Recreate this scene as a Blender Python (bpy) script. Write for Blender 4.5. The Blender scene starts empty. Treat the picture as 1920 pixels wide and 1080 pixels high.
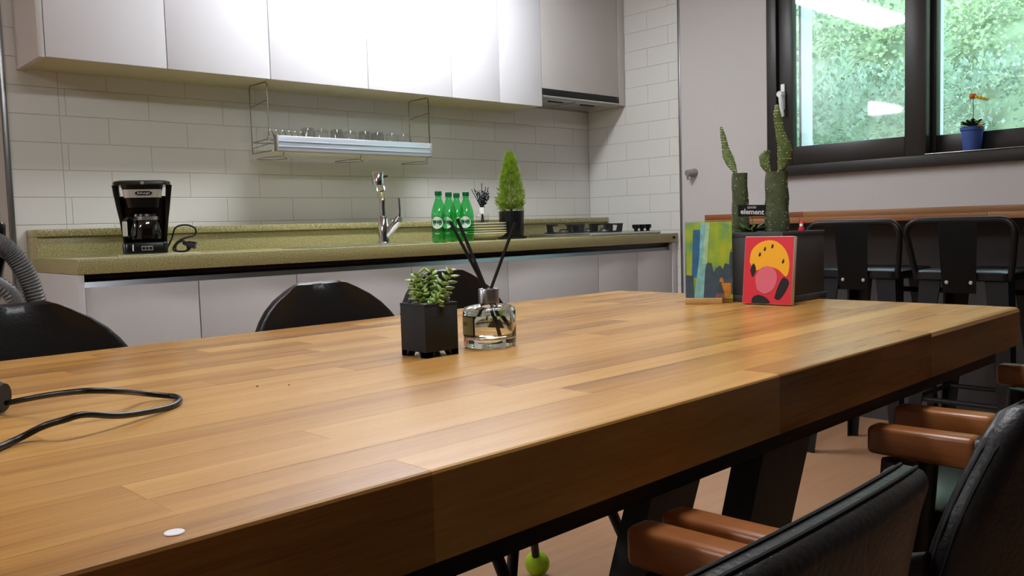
import bpy, bmesh, math, random
from mathutils import Vector, Matrix, Euler
random.seed(7)
S = bpy.context.scene
C = S.collection
PI = math.pi

# ------------------------------------------------------------------ camera
cam_d = bpy.data.cameras.new('camera'); cam = bpy.data.objects.new('camera', cam_d); C.objects.link(cam)
_r = Vector((0.73542428, -0.67698289, -0.02907385)); _u = Vector((0.06928065, 0.03244103, 0.99706959)); _f = Vector((0.67405587, 0.73528344, -0.07075974))
cam.matrix_world = Matrix(((_r.x, _u.x, -_f.x, 0.0), (_r.y, _u.y, -_f.y, 0.0), (_r.z, _u.z, -_f.z, 0.91), (0, 0, 0, 1)))
cam_d.sensor_width = 36.0; cam_d.sensor_fit = 'HORIZONTAL'; cam_d.lens = 36.0 * 1625.886 / 1920.0
cam_d.clip_start = 0.01; cam_d.clip_end = 200
S.camera = cam

# ------------------------------------------------------------------ world, exposure
W = bpy.data.worlds.new('overcast_sky'); S.world = W; W.use_nodes = True
_bg = W.node_tree.nodes['Background']; _bg.inputs[0].default_value = (0.72, 0.90, 1.0, 1); _bg.inputs[1].default_value = 5.6
S.view_settings.view_transform = 'Standard'; S.view_settings.look = 'None'
S.view_settings.exposure = 0.1; S.view_settings.gamma = 1.0; S.view_settings.use_curve_mapping = False
LAMP_KITCHEN, LAMP_TABLE, LAMP_FAR_FILL = 36.0, 28.0, 46.0          # emission of the ceiling lamps; the last value also drives the added fill lamp

# ------------------------------------------------------------------ materials
def lin(c):
    return tuple(((v / 255.0) / 12.92 if v / 255.0 <= 0.04045 else (((v / 255.0) + 0.055) / 1.055) ** 2.4) for v in c) + (1.0,)
def mat(name, rgb, rough=0.5, metal=0.0, spec=0.5, bump=0.0, bscale=200.0, noise=0.0, nscale=40.0, coat=0.0, emit=0.0, trans=0.0, ior=1.45, sheen=0.0):
    m = bpy.data.materials.new(name); m.use_nodes = True
    nt = m.node_tree; b = nt.nodes['Principled BSDF']
    col = lin(rgb)
    b.inputs['Base Color'].default_value = col; b.inputs['Roughness'].default_value = rough
    b.inputs['Metallic'].default_value = metal; b.inputs['Specular IOR Level'].default_value = spec
    b.inputs['IOR'].default_value = ior; b.inputs['Transmission Weight'].default_value = trans
    b.inputs['Coat Weight'].default_value = coat
    if emit:
        b.inputs['Emission Color'].default_value = col; b.inputs['Emission Strength'].default_value = emit
    if bump or noise:
        tc = nt.nodes.new('ShaderNodeTexCoord')
    if bump:
        n = nt.nodes.new('ShaderNodeTexNoise'); n.inputs['Scale'].default_value = bscale; n.inputs['Detail'].default_value = 4
        bp = nt.nodes.new('ShaderNodeBump'); bp.inputs['Strength'].default_value = bump; bp.inputs['Distance'].default_value = 0.002
        nt.links.new(tc.outputs['Object'], n.inputs['Vector']); nt.links.new(n.outputs[0], bp.inputs['Height']); nt.links.new(bp.outputs[0], b.inputs['Normal'])
    if noise:
        n = nt.nodes.new('ShaderNodeTexNoise'); n.inputs['Scale'].default_value = nscale; n.inputs['Detail'].default_value = 5
        r = nt.nodes.new('ShaderNodeValToRGB')
        r.color_ramp.elements[0].position = 0.3; r.color_ramp.elements[1].position = 0.7
        r.color_ramp.elements[0].color = tuple(max(0, v * (1 - noise)) for v in col[:3]) + (1,)
        r.color_ramp.elements[1].color = tuple(min(1, v * (1 + noise)) for v in col[:3]) + (1,)
        nt.links.new(tc.outputs['Object'], n.inputs['Vector']); nt.links.new(n.outputs[0], r.inputs[0]); nt.links.new(r.outputs[0], b.inputs['Base Color'])
    return m
def wood(name, ramp, rough=0.35, axis='X', grain=1.0, vary=0.5, coat=0.0):
    """straight grain wood: long streaks along axis, tone of each piece from its own object random"""
    m = bpy.data.materials.new(name); m.use_nodes = True
    nt = m.node_tree; b = nt.nodes['Principled BSDF']; L = nt.links.new; N = nt.nodes.new
    tc = N('ShaderNodeTexCoord'); oi = N('ShaderNodeObjectInfo')
    mp = N('ShaderNodeMapping'); sc = [14 * grain] * 3; sc['XYZ'.index(axis)] = 0.9 * grain; mp.inputs['Scale'].default_value = sc
    off = N('ShaderNodeVectorMath'); off.operation = 'SCALE'; off.inputs[0].default_value = (37, 19, 53)
    L(oi.outputs['Random'], off.inputs['Scale'])
    ad = N('ShaderNodeVectorMath'); L(tc.outputs['Object'], mp.inputs['Vector']); L(mp.outputs[0], ad.inputs[0]); L(off.outputs[0], ad.inputs[1])
    n1 = N('ShaderNodeTexNoise'); n1.inputs['Scale'].default_value = 2.2; n1.inputs['Detail'].default_value = 6; n1.inputs['Roughness'].default_value = 0.62
    L(ad.outputs[0], n1.inputs['Vector'])
    mp2 = N('ShaderNodeMapping'); sc2 = [150 * grain] * 3; sc2['XYZ'.index(axis)] = 7 * grain; mp2.inputs['Scale'].default_value = sc2
    L(tc.outputs['Object'], mp2.inputs['Vector'])
    n2 = N('ShaderNodeTexNoise'); n2.inputs['Scale'].default_value = 2.5; n2.inputs['Detail'].default_value = 3
    L(mp2.outputs[0], n2.inputs['Vector'])
    # value = grain*(1-vary) + random*vary + fine pores
    m1 = N('ShaderNodeMath'); m1.operation = 'MULTIPLY_ADD'; m1.inputs[1].default_value = (1 - vary) * 1.25
    m2 = N('ShaderNodeMath'); m2.operation = 'MULTIPLY_ADD'; m2.inputs[1].default_value = vary; m2.inputs[2].default_value = -0.08
    L(n1.outputs[0], m1.inputs[0]); L(oi.outputs['Random'], m2.inputs[0]); L(m2.outputs[0], m1.inputs[2])
    m3 = N('ShaderNodeMath'); m3.operation = 'MULTIPLY_ADD'; m3.inputs[1].default_value = 0.32; L(n2.outputs[0], m3.inputs[0])
    m4 = N('ShaderNodeMath'); m4.operation = 'SUBTRACT'; m4.inputs[1].default_value = 0.16; L(m1.outputs[0], m4.inputs[0]); L(m4.outputs[0], m3.inputs[2])
    cr = N('ShaderNodeValToRGB'); e = cr.color_ramp.elements
    e[0].position = 0.05; e[0].color = lin(ramp[0]); e[1].position = 0.95; e[1].color = lin(ramp[-1])
    for i, c in enumerate(ramp[1:-1]):
        x = e.new(0.05 + 0.9 * (i + 1) / (len(ramp) - 1)); x.color = lin(c)
    L(m3.outputs[0], cr.inputs[0]); L(cr.outputs[0], b.inputs['Base Color'])
    b.inputs['Roughness'].default_value = rough; b.inputs['Coat Weight'].default_value = coat; b.inputs['Coat Roughness'].default_value = 0.25
    bp = N('ShaderNodeBump'); bp.inputs['Strength'].default_value = 0.12; bp.inputs['Distance'].default_value = 0.001
    L(n2.outputs[0], bp.inputs['Height']); L(bp.outputs[0], b.inputs['Normal'])
    return m
def clear(name, tint=(1, 1, 1), base=0.06, edge=0.7, power=4.0, rough=0.02):
    """thin clear sheet or wall: tinted straight-through light plus a reflection that grows towards grazing"""
    m = bpy.data.materials.new(name); m.use_nodes = True
    nt = m.node_tree; nt.nodes.remove(nt.nodes['Principled BSDF']); L = nt.links.new; N = nt.nodes.new
    out = [n for n in nt.nodes if n.type == 'OUTPUT_MATERIAL'][0]
    t = N('ShaderNodeBsdfTransparent'); t.inputs[0].default_value = tuple(tint) + (1,)
    g = N('ShaderNodeBsdfGlossy'); g.inputs['Roughness'].default_value = rough
    lw = N('ShaderNodeLayerWeight'); lw.inputs[0].default_value = 0.5
    pw = N('ShaderNodeMath'); pw.operation = 'POWER'; pw.inputs[1].default_value = power
    ma = N('ShaderNodeMath'); ma.operation = 'MULTIPLY_ADD'; ma.inputs[1].default_value = edge; ma.inputs[2].default_value = base; ma.use_clamp = True
    L(lw.outputs['Facing'], pw.inputs[0]); L(pw.outputs[0], ma.inputs[0])
    mx = N('ShaderNodeMixShader'); L(ma.outputs[0], mx.inputs[0]); L(t.outputs[0], mx.inputs[1]); L(g.outputs[0], mx.inputs[2]); L(mx.outputs[0], out.inputs[0])
    return m
def stone(name):
    m = bpy.data.materials.new(name); m.use_nodes = True
    nt = m.node_tree; b = nt.nodes['Principled BSDF']; L = nt.links.new; N = nt.nodes.new
    tc = N('ShaderNodeTexCoord'); v = N('ShaderNodeTexNoise'); v.inputs['Scale'].default_value = 300; v.inputs['Detail'].default_value = 2
    L(tc.outputs['Object'], v.inputs['Vector'])
    cr = N('ShaderNodeValToRGB'); e = cr.color_ramp.elements
    e[0].position = 0.33; e[0].color = lin((98, 92, 58)); e[1].position = 0.70; e[1].color = lin((216, 210, 164))
    x = e.new(0.45); x.color = lin((158, 150, 102)); x = e.new(0.60); x.color = lin((172, 164, 114))
    L(v.outputs[0], cr.inputs[0]); L(cr.outputs[0], b.inputs['Base Color']); b.inputs['Roughness'].default_value = 0.32
    return m
M = {}
M['wall'] = mat('wall_paint', (196, 192, 190), 0.7, bump=0.15, bscale=60)
M['wall_grey'] = mat('grey_wall_paint', (150, 148, 140), 0.7)
M['ceiling'] = mat('ceiling_paint', (206, 205, 200), 0.8)
M['tile'] = mat('wall_tile_glaze', (216, 215, 210), 0.28, bump=0.03, bscale=30)
M['grout'] = mat('tile_grout', (168, 165, 158), 0.85)
M['trim'] = mat('aluminium_trim', (150, 150, 150), 0.3, 1.0)
M['white'] = mat('white_lacquer', (222, 222, 226), 0.22, coat=0.0)
M['grey_lacquer'] = mat('warm_grey_lacquer', (196, 192, 188), 0.3)
M['carcass'] = mat('carcass_melamine', (190, 184, 150), 0.5)
M['base_door'] = mat('base_door_lacquer', (200, 198, 198), 0.3)
M['gola'] = mat('dark_anodised_rail', (20, 20, 21), 0.35, 0.3)
M['gola_lip'] = mat('anodised_rail_lip', (120, 122, 126), 0.28, 1.0)
M['plinth'] = mat('plinth_grey', (120, 120, 120), 0.5)
M['stone'] = stone('olive_speckled_stone')
M['black_plastic'] = mat('black_plastic', (16, 16, 17), 0.25)
M['black_matte'] = mat('black_matte', (22, 22, 22), 0.6)
M['black_frame'] = mat('window_frame_dark', (44, 40, 38), 0.38, 0.2, bump=0.02)
M['steel'] = mat('brushed_steel', (190, 190, 192), 0.28, 1.0)
M['chrome'] = mat('chrome', (215, 215, 218), 0.06, 1.0)
M['wire'] = mat('wire_chrome', (150, 146, 138), 0.25, 1.0)
M['hood_steel'] = mat('hood_steel', (200, 200, 196), 0.35, 0.7)
M['alu'] = mat('rack_aluminium', (205, 215, 225), 0.35, 0.6)
M['frost'] = mat('frosted_tray', (225, 222, 208), 0.35)
M['leather'] = mat('black_leather', (19, 19, 20), 0.36, bump=0.25, bscale=260)
M['leather_near'] = mat('soft_black_leather', (17, 17, 18), 0.40, bump=0.35, bscale=220)
M['seat_leather'] = mat('smooth_black_leather', (24, 24, 26), 0.24)
M['stitch'] = mat('black_thread', (8, 8, 8), 0.7)
M['chair_metal'] = mat('chair_leg_black', (12, 12, 12), 0.45)
M['arm_wood'] = wood('armrest_wood', [(120, 68, 34), (152, 92, 48), (170, 108, 58)], 0.32, 'Y', 1.2, 0.25)
M['table_wood'] = wood('table_wood', [(118, 78, 38), (174, 124, 64), (200, 150, 82), (216, 172, 106)], 0.27, 'X', 1.0, 0.40)
M['bar_wood'] = wood('bar_wood', [(96, 52, 26), (140, 82, 44), (150, 104, 62), (118, 88, 56)], 0.35, 'Y', 1.0, 0.6)
M['pine'] = wood('pale_wood', [(176, 132, 78), (206, 166, 106)], 0.5, 'Y', 2.0, 0.3)
M['black_steel'] = mat('table_black_steel', (14, 14, 14), 0.5)
M['stool'] = mat('stool_black_metal', (36, 36, 37), 0.36, 0.6)
M['bolt'] = mat('bolt_zinc', (200, 200, 195), 0.3, 0.9)
M['panel'] = mat('bar_dark_panel', (74, 73, 74), 0.6, bump=0.2, bscale=90)
M['concrete_black'] = mat('black_concrete', (34, 40, 44), 0.75, bump=0.4, bscale=120)
M['planter'] = mat('charcoal_planter', (66, 67, 72), 0.55, bump=0.1)
M['soil'] = mat('soil', (52, 40, 30), 0.95, bump=1.0, bscale=300, noise=0.5, nscale=200)
M['pebble'] = mat('pale_pebble', (190, 190, 180), 0.6)
M['succulent'] = mat('succulent_leaf', (148, 178, 96), 0.38, noise=0.25, nscale=60)
M['stem'] = mat('plant_stem', (96, 92, 52), 0.7)
M['cactus'] = mat('cactus_skin', (72, 82, 52), 0.6, bump=0.4, bscale=140, noise=0.3, nscale=80)
M['cactus_pad'] = mat('cactus_pad_skin', (88, 104, 52), 0.55, bump=0.3, bscale=140, noise=0.3, nscale=60)
M['spine'] = mat('cactus_spine', (220, 220, 190), 0.7)
M['leaf_dark'] = mat('dark_leaf', (60, 84, 34), 0.5, noise=0.3)
M['cypress'] = mat('cypress_needles', (122, 150, 34), 0.55, noise=0.6, nscale=45)
M['dried'] = mat('dried_flower', (62, 70, 84), 0.8, noise=0.4, nscale=90)
M['reed'] = mat('black_reed', (15, 14, 14), 0.7)
M['cream'] = mat('cream_porcelain', (226, 220, 190), 0.2)
M['green_pet'] = clear('green_bottle_plastic', (0.26, 0.84, 0.42), 0.08, 0.5, 3.0, 0.08)
M['green_cap'] = mat('green_cap', (10, 88, 50), 0.35)
M['green_dark'] = mat('dark_green_print', (8, 70, 40), 0.4)
M['label_white'] = mat('white_label', (220, 226, 220), 0.5)
M['ink'] = mat('black_ink', (20, 22, 22), 0.6)
M['white_ink'] = mat('white_ink', (232, 232, 228), 0.6)
M['window_glass'] = clear('window_glass', (0.93, 0.98, 0.97), 0.12, 0.5, 4.0, 0.03)
M['cup_glass'] = clear('cup_glass', (0.985, 0.99, 0.99), 0.04, 0.28, 3.0)
M['carafe_glass'] = clear('carafe_glass', (0.55, 0.55, 0.56), 0.06, 0.6, 3.0)
M['bottle_glass'] = mat('diffuser_glass', (250, 252, 250), 0.0, trans=1.0, ior=1.45)
M['liquid'] = mat('diffuser_oil', (255, 246, 222), 0.0, trans=1.0, ior=1.36)
M['olive_label'] = mat('olive_label', (150, 144, 96), 0.6)
M['acrylic'] = clear('acrylic_sheet', (0.96, 0.99, 0.97), 0.05, 0.6, 4.0)
M['lamp_body'] = mat('lamp_housing', (225, 225, 225), 0.5)
M['cord'] = mat('black_cord', (12, 12, 12), 0.35)
M['hose'] = mat('grey_ribbed_hose', (104, 104, 104), 0.4)
M['tennis'] = mat('lime_felt', (170, 206, 40), 0.9, bump=0.6, bscale=500)
M['white_plastic'] = mat('white_plastic', (236, 234, 236), 0.35)
M['grey_plastic'] = mat('grey_plastic', (140, 138, 132), 0.5)
M['blue_pot'] = mat('blue_glazed_pot', (66, 92, 160), 0.35)
M['orange'] = mat('orange_petal', (216, 116, 30), 0.6)
M['yellow'] = mat('yellow_petal', (236, 200, 60), 0.6)
M['red'] = mat('red_paint', (214, 40, 56), 0.45)
M['pink'] = mat('pink_paint', (222, 104, 122), 0.5)
M['gold'] = mat('golden_yellow_paint', (246, 178, 22), 0.5)
M['canvas_edge'] = mat('canvas_edge', (222, 208, 196), 0.7)
M['ground'] = mat('hill_soil', (130, 150, 120), 0.95, noise=0.5, nscale=4)
M['bush_a'] = mat('hazed_leaf_mid', (168, 192, 172), 0.6, noise=0.25, nscale=3)  # bush leaf colours are paled to paint in the haze of the window
M['bush_b'] = mat('hazed_leaf_yellow', (184, 202, 164), 0.6, noise=0.25, nscale=3)
M['bush_c'] = mat('hazed_leaf_teal', (158, 188, 182), 0.6, noise=0.25, nscale=3)
M['weed'] = mat('feathery_weed', (176, 208, 178), 0.6)
M['out_white'] = mat('outer_frame_white', (235, 240, 245), 0.5)

# ------------------------------------------------------------------ mesh helpers
def box(bm, x0, x1, y0, y1, z0, z1, bev=0.0, seg=2, mi=0):
    r = bmesh.ops.create_cube(bm, size=1.0)
    vs = r['verts']
    for v in vs:
        v.co = Vector((x0 + (v.co.x + .5) * (x1 - x0), y0 + (v.co.y + .5) * (y1 - y0), z0 + (v.co.z + .5) * (z1 - z0)))
    fs = {f for v in vs for f in v.link_faces}
    for f in fs: f.material_index = mi
    if bev:
        es = list({e for v in vs for e in v.link_edges})
        bmesh.ops.bevel(bm, geom=es, offset=bev, segments=seg, profile=0.5, affect='EDGES', clamp_overlap=True)
    return vs
def frame_of(d):
    d = d.normalized(); a = Vector((0, 0, 1)) if abs(d.z) < 0.95 else Vector((1, 0, 0))
    s = d.cross(a).normalized(); return s, d.cross(s).normalized()
def ring(bm, c, s, t, r, n, ph=0.0, sq=None):
    out = []
    for i in range(n):
        a = 2 * PI * i / n + ph
        out.append(bm.verts.new(c + s * (r * math.cos(a)) + t * (r * math.sin(a))))
    return out
def bridge(bm, a, b, mi=0):
    n = len(a)
    for i in range(n):
        f = bm.faces.new((a[i], a[(i + 1) % n], b[(i + 1) % n], b[i])); f.material_index = mi
def tube(bm, pts, r, n=10, caps=True, closed=False, mi=0):
    pts = [Vector(p) for p in pts]; rs = r if isinstance(r, (list, tuple)) else [r] * len(pts)
    s = None; rings = []
    for i, p in enumerate(pts):
        if closed: d = pts[(i + 1) % len(pts)] - pts[i - 1]
        else: d = pts[min(i + 1, len(pts) - 1)] - pts[max(i - 1, 0)]
        d.normalize()
        if s is None: s, t = frame_of(d)
        else:
            s = (s - d * s.dot(d)).normalized(); t = d.cross(s).normalized()
        rings.append(ring(bm, p, s, t, rs[i], n))
    for a, b in zip(rings, rings[1:]): bridge(bm, a, b, mi)
    if closed: bridge(bm, rings[-1], rings[0], mi)
    elif caps:
        f = bm.faces.new(list(reversed(rings[0]))); f.material_index = mi
        f = bm.faces.new(rings[-1]); f.material_index = mi
def cyl(bm, p0, p1, r0, r1=None, n=20, mi=0): tube(bm, [p0, p1], [r0, r0 if r1 is None else r1], n, True, False, mi)
def lathe(bm, prof, n=32, c=(0, 0, 0), mi=0):
    c = Vector(c); prev = None
    for (r, z) in prof:
        if r < 1e-6: cur = [bm.verts.new(c + Vector((0, 0, z)))]
        else: cur = [bm.verts.new(c + Vector((r * math.cos(2 * PI * i / n), r * math.sin(2 * PI * i / n), z))) for i in range(n)]
        if prev is not None:
            if len(prev) == 1 and len(cur) > 1:
                for i in range(n): bm.faces.new((prev[0], cur[(i + 1) % n], cur[i])).material_index = mi
            elif len(cur) == 1 and len(prev) > 1:
                for i in range(n): bm.faces.new((prev[i], prev[(i + 1) % n], cur[0])).material_index = mi
            elif len(cur) > 1: bridge(bm, prev, cur, mi)
        prev = cur
def ball(bm, c, r, sx=1, sy=1, sz=1, u=16, v=10, mi=0):
    res = bmesh.ops.create_uvsphere(bm, u_segments=u, v_segments=v, radius=r)
    for w in res['verts']: w.co = Vector((w.co.x * sx + c[0], w.co.y * sy + c[1], w.co.z * sz + c[2]))
    for f in {f for w in res['verts'] for f in w.link_faces}: f.material_index = mi
def prism(bm, poly, f3, depth, mi=0):
    """poly of 2-D points, f3(a, b, d) -> 3-D, extruded d = 0..depth"""
    a = [bm.verts.new(Vector(f3(p[0], p[1], 0))) for p in poly]; b = [bm.verts.new(Vector(f3(p[0], p[1], depth))) for p in poly]
    bm.faces.new(a).material_index = mi; bm.faces.new(list(reversed(b))).material_index = mi; bridge(bm, b, a, mi)
def grid(bm, fn, nu, nv, mi=0):
    vs = [[bm.verts.new(Vector(fn(i / nu, j / nv))) for j in range(nv + 1)] for i in range(nu + 1)]
    for i in range(nu):
        for j in range(nv): bm.faces.new((vs[i][j], vs[i + 1][j], vs[i + 1][j + 1], vs[i][j + 1])).material_index = mi
    return vs
def spline(pts, k=8):
    P = [Vector(p) for p in pts]; out = []
    for i in range(len(P) - 1):
        p0, p1, p2, p3 = P[max(i - 1, 0)], P[i], P[i + 1], P[min(i + 2, len(P) - 1)]
        for j in range(k):
            t = j / k
            out.append(0.5 * ((2 * p1) + (p2 - p0) * t + (2 * p0 - 5 * p1 + 4 * p2 - p3) * t * t + (3 * p1 - p0 - 3 * p2 + p3) * t ** 3))
    out.append(P[-1]); return out
def obj(name, bm, m, parent=None, smooth=True, ang=38, kind=None, label=None, rec=True):
    if rec: bmesh.ops.recalc_face_normals(bm, faces=bm.faces[:])
    me = bpy.data.meshes.new(name); bm.to_mesh(me); bm.free()
    for mm in (m if isinstance(m, (list, tuple)) else [m]): me.materials.append(mm)
    if smooth:
        me.polygons.foreach_set('use_smooth', [True] * len(me.polygons)); me.set_sharp_from_angle(angle=math.radians(ang))
    o = bpy.data.objects.new(name, me); C.objects.link(o)
    if parent: o.parent = parent
    if kind: o['kind'] = kind
    if label: o['label'] = label
    return o
def tag(o, label, cat, group=None, kind=None):
    o['label'] = label; o['category'] = cat
    if group: o['group'] = group
    if kind: o['kind'] = kind
    return o
def thing(name, label, cat, loc=(0, 0, 0), rz=0.0, group=None):
    o = bpy.data.objects.new(name, None); C.objects.link(o); o.empty_display_size = 0.02
    o.location = loc; o.rotation_euler = (0, 0, rz); return tag(o, label, cat, group)
def struct(name, bm, m, **k):
    return obj(name, bm, m, kind='structure', **k)
def copy_tree(o, parent=None):
    c = o.copy(); C.objects.link(c)
    if parent: c.parent = parent
    for ch in list(o.children): copy_tree(ch, c)
    return c
def B(): return bmesh.new()
def text(name, body, size, m, parent, mw, shear=0.0, bold=0.0, align='CENTER', depth=0.0002):
    cu = bpy.data.curves.new(name, 'FONT'); cu.body = body; cu.size = size; cu.align_x = align; cu.align_y = 'CENTER'
    cu.extrude = depth; cu.shear = shear; cu.offset = bold; cu.resolution_u = 3
    t = bpy.data.objects.new(name, cu); C.objects.link(t); bpy.context.view_layer.update()
    me = bpy.data.meshes.new_from_object(t.evaluated_get(bpy.context.evaluated_depsgraph_get()))
    C.objects.unlink(t); bpy.data.objects.remove(t)
    me.name = name; me.materials.clear(); me.materials.append(m)
    o = bpy.data.objects.new(name, me); C.objects.link(o); o.parent = parent; o.matrix_local = mw; return o
def wrap_text(o, fn):
    for v in o.data.vertices: v.co = Vector(fn(v.co.x, v.co.y, v.co.z))
    o.matrix_local = Matrix()

# ------------------------------------------------------------------ room shell
XR, YW, XL0 = 3.85, 3.494, 0.80
CEIL = 2.34
b = B(); box(b, -4.2, 4.1, -2.8, 7.2, -0.1, 0.0)
M['floor'] = wood('floor_laminate', [(150, 108, 78), (178, 134, 100), (192, 150, 116)], 0.32, 'X', 0.6, 0.05)
struct('floor', b, M['floor'], smooth=False)
b = B(); box(b, -4.2, 4.1, -2.8, 7.2, CEIL, CEIL + .1); struct('ceiling', b, M['ceiling'], smooth=False)
b = B(); box(b, XL0 - .012, 4.1, YW + .0015, YW + .15, 0, CEIL)
wall_back = struct('wall_back', b, M['grout'], smooth=False)
b = B(); box(b, -4.2, 4.1, 7.0, 7.2, 0, CEIL); box(b, XL0 + .03, 1.0, YW + .15, 7.0, 0, CEIL); struct('wall_far', b, M['wall_grey'], smooth=False)
b = B(); box(b, -4.2, -4.0, -2.8, 7.2, 0, CEIL); struct('wall_left', b, M['wall'], smooth=False)
b = B(); box(b, -4.2, 4.1, -2.8, -2.6, 0, CEIL); struct('wall_front', b, M['panel'], smooth=False)
WY0, WY1, WZ0, WZ1 = 0.88, 2.29, 1.113, 2.19
b = B()
box(b, XR, 4.03, -2.8, WY0, 0, CEIL); box(b, XR, 4.03, WY1, 2.838, 0, CEIL); box(b, XR, 4.03, WY0, WY1, 0, WZ0); box(b, XR, 4.03, WY0, WY1, WZ1, CEIL)
wall_right = struct('wall_right', b, M['wall'], smooth=False)
b = B(); box(b, XR + .0015, 4.03, 2.838, YW + .15, 0, CEIL); wall_return = struct('wall_return', b, M['grout'], smooth=False)
b = B(); box(b, XL0 - .016, XL0, YW - .006, YW + .02, 0, CEIL, .002); struct('trim_1', b, M['trim'], label='slim metal corner strip at the left end of the tiled wall')
b = B(); box(b, XR - .005, XR + .01, 2.824, 2.838, 0, CEIL, .002); struct('trim_2', b, M['trim'], label='slim metal strip where tiles meet the painted window wall')

# wall tiles: half-bond, each one a piece of its wall
tcache = {}
def tile(parent, plane, a0, a1, z0, z1):
    g = 0.0009
    a0 += g; a1 -= g; z0 += g; z1 -= g
    key = (plane, round(a1 - a0, 4), round(z1 - z0, 4)); w, h = a1 - a0, z1 - z0
    if key not in tcache:
        q = B(); c = .0012; t = .006
        def P(a, zz, d): return (a, d, zz) if plane == 'y' else (d, a, zz)
        outer = [P(0, 0, .0015), P(w, 0, .0015), P(w, h, .0015), P(0, h, .0015)]
        rim = [P(0, 0, c * .6), P(w, 0, c * .6), P(w, h, c * .6), P(0, h, c * .6)]
        face = [P(c, c, 0), P(w - c, c, 0), P(w - c, h - c, 0), P(c, h - c, 0)]
        A = [q.verts.new(p) for p in outer]; R = [q.verts.new(p) for p in rim]; F = [q.verts.new(p) for p in face]
        bridge(q, A, R); bridge(q, R, F); q.faces.new(F); q.faces.new(list(reversed(A)))
        bmesh.ops.recalc_face_normals(q, faces=q.faces[:])
        me = bpy.data.meshes.new('tile'); q.to_mesh(me); q.free(); me.materials.append(M['tile']); tcache[key] = me
    o = bpy.data.objects.new('tile', tcache[key]); C.objects.link(o); o.parent = parent
    dx = random.uniform(-.0002, .0003)
    o.location = (a0, YW + dx, z0) if plane == 'y' else (XR + dx, a0, z0)
Z6 = 1.4652; TW = 0.3026
for k in range(-8, 7):                       # rows; top of row k at Z6 - .1 k
    zt = Z6 - .1 * k; zb = zt - .1
    if zt > CEIL: zt = CEIL
    joint0 = 1.296 if k % 2 == 0 else 1.1415
    # left strip, seen from floor to ceiling beside the cupboards
    tile(wall_back, 'y', XL0, 0.971, zb, zt)
    if k >= -1:
        edges = [0.971] + [joint0 + TW * i for i in range(-1, 10) if 0.99 < joint0 + TW * i < XR - .02] + [XR]
        for a0, a1 in zip(edges, edges[1:]): tile(wall_back, 'y', a0, a1, zb, zt)
    j0 = 3.045 if k % 2 == 0 else 2.903
    edges = [2.838] + [j0 + TW * i for i in range(-1, 3) if 2.86 < j0 + TW * i < YW - .02] + [YW]
    for a0, a1 in zip(edges, edges[1:]): tile(wall_return, 'x', a0, a1, zb, zt)
for k in range(7, 13):
    zt = Z6 - .1 * k
    tile(wall_return, 'x', 2.838, 2.903, zt - .1, zt)

# ------------------------------------------------------------------ window
b = B()
FX0, FX1 = 3.812, 3.99
box(b, FX0, FX1, WY1 - .053, WY1, WZ0, WZ1, .003); box(b, FX0, FX1, WY0, WY0 + .053, WZ0, WZ1, .003)
box(b, FX0, FX1, WY0 + .053, WY1 - .053, WZ0, WZ0 + .049, .003); box(b, FX0, FX1, WY0 + .053, WY1 - .053, WZ1 - .05, WZ1, .003)
win = struct('window_1', b, M['black_frame'], label='dark framed sliding window above the wooden bar')
def sash(x0, x1, y0, y1, z0, z1, sl, sr, rb, rt):
    q = B()
    box(q, x0, x1, y0, y0 + sr, z0, z1, .003); box(q, x0, x1, y1 - sl, y1, z0, z1, .003)
    box(q, x0, x1, y0 + sr, y1 - sl, z0, z0 + rb, .003); box(q, x0, x1, y0 + sr, y1 - sl, z1 - rt, z1, .003)
    s = obj('sash', q, M['black_frame'], win)
    q = B(); xm = (x0 + x1) / 2; box(q, xm - .003, xm + .003, y0 + sr - .004, y1 - sl + .004, z0 + rb - .004, z1 - rt + .004)
    obj('pane', q, M['window_glass'], s, smooth=False)
    return s
inner = sash(3.828, 3.872, 1.543, 2.233, 1.163, 2.14, .071, .090, .087, .06)
outer = sash(3.905, 3.95, .933, 1.575, 1.163, 2.14, .045, .05, .085, .06)
b = B(); box(b, 3.808, 3.818, .94, 1.54, 1.1625, 1.1665, .0015); obj('track', b, M['trim'], win)
# handle on the sash stile
b = B(); box(b, 3.818, 3.828, 2.197, 2.219, 1.43, 1.553, .0045, 3)
hd = obj('handle', b, M['white_plastic'], inner)
b = B(); cyl(b, (3.818, 2.209, 1.503), (3.792, 2.212, 1.503), .016, .014, 20); obj('knob', b, M['white_plastic'], inner)
b = B(); tube(b, spline([(3.800, 2.209, 1.500), (3.797, 2.206, 1.47), (3.799, 2.202, 1.43), (3.803, 2.200, 1.395)], 4), [.009] * 9 + [.0095] * 3 + [.007], 10); obj('lever', b, M['white_plastic'], inner)
# outer white frame of the second glazing line
b = B()
for y in (2.212, 1.582, .92): box(b, 3.992, 4.10, y - .006, y + .006, WZ0, WZ1)
box(b, 3.992, 4.10, WY0 + .01, WY1 - .01, WZ0 + .001, WZ0 + .012)
obj('outer_frame', b, M['out_white'], win, label='white outer frame behind the dark sashes')

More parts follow.
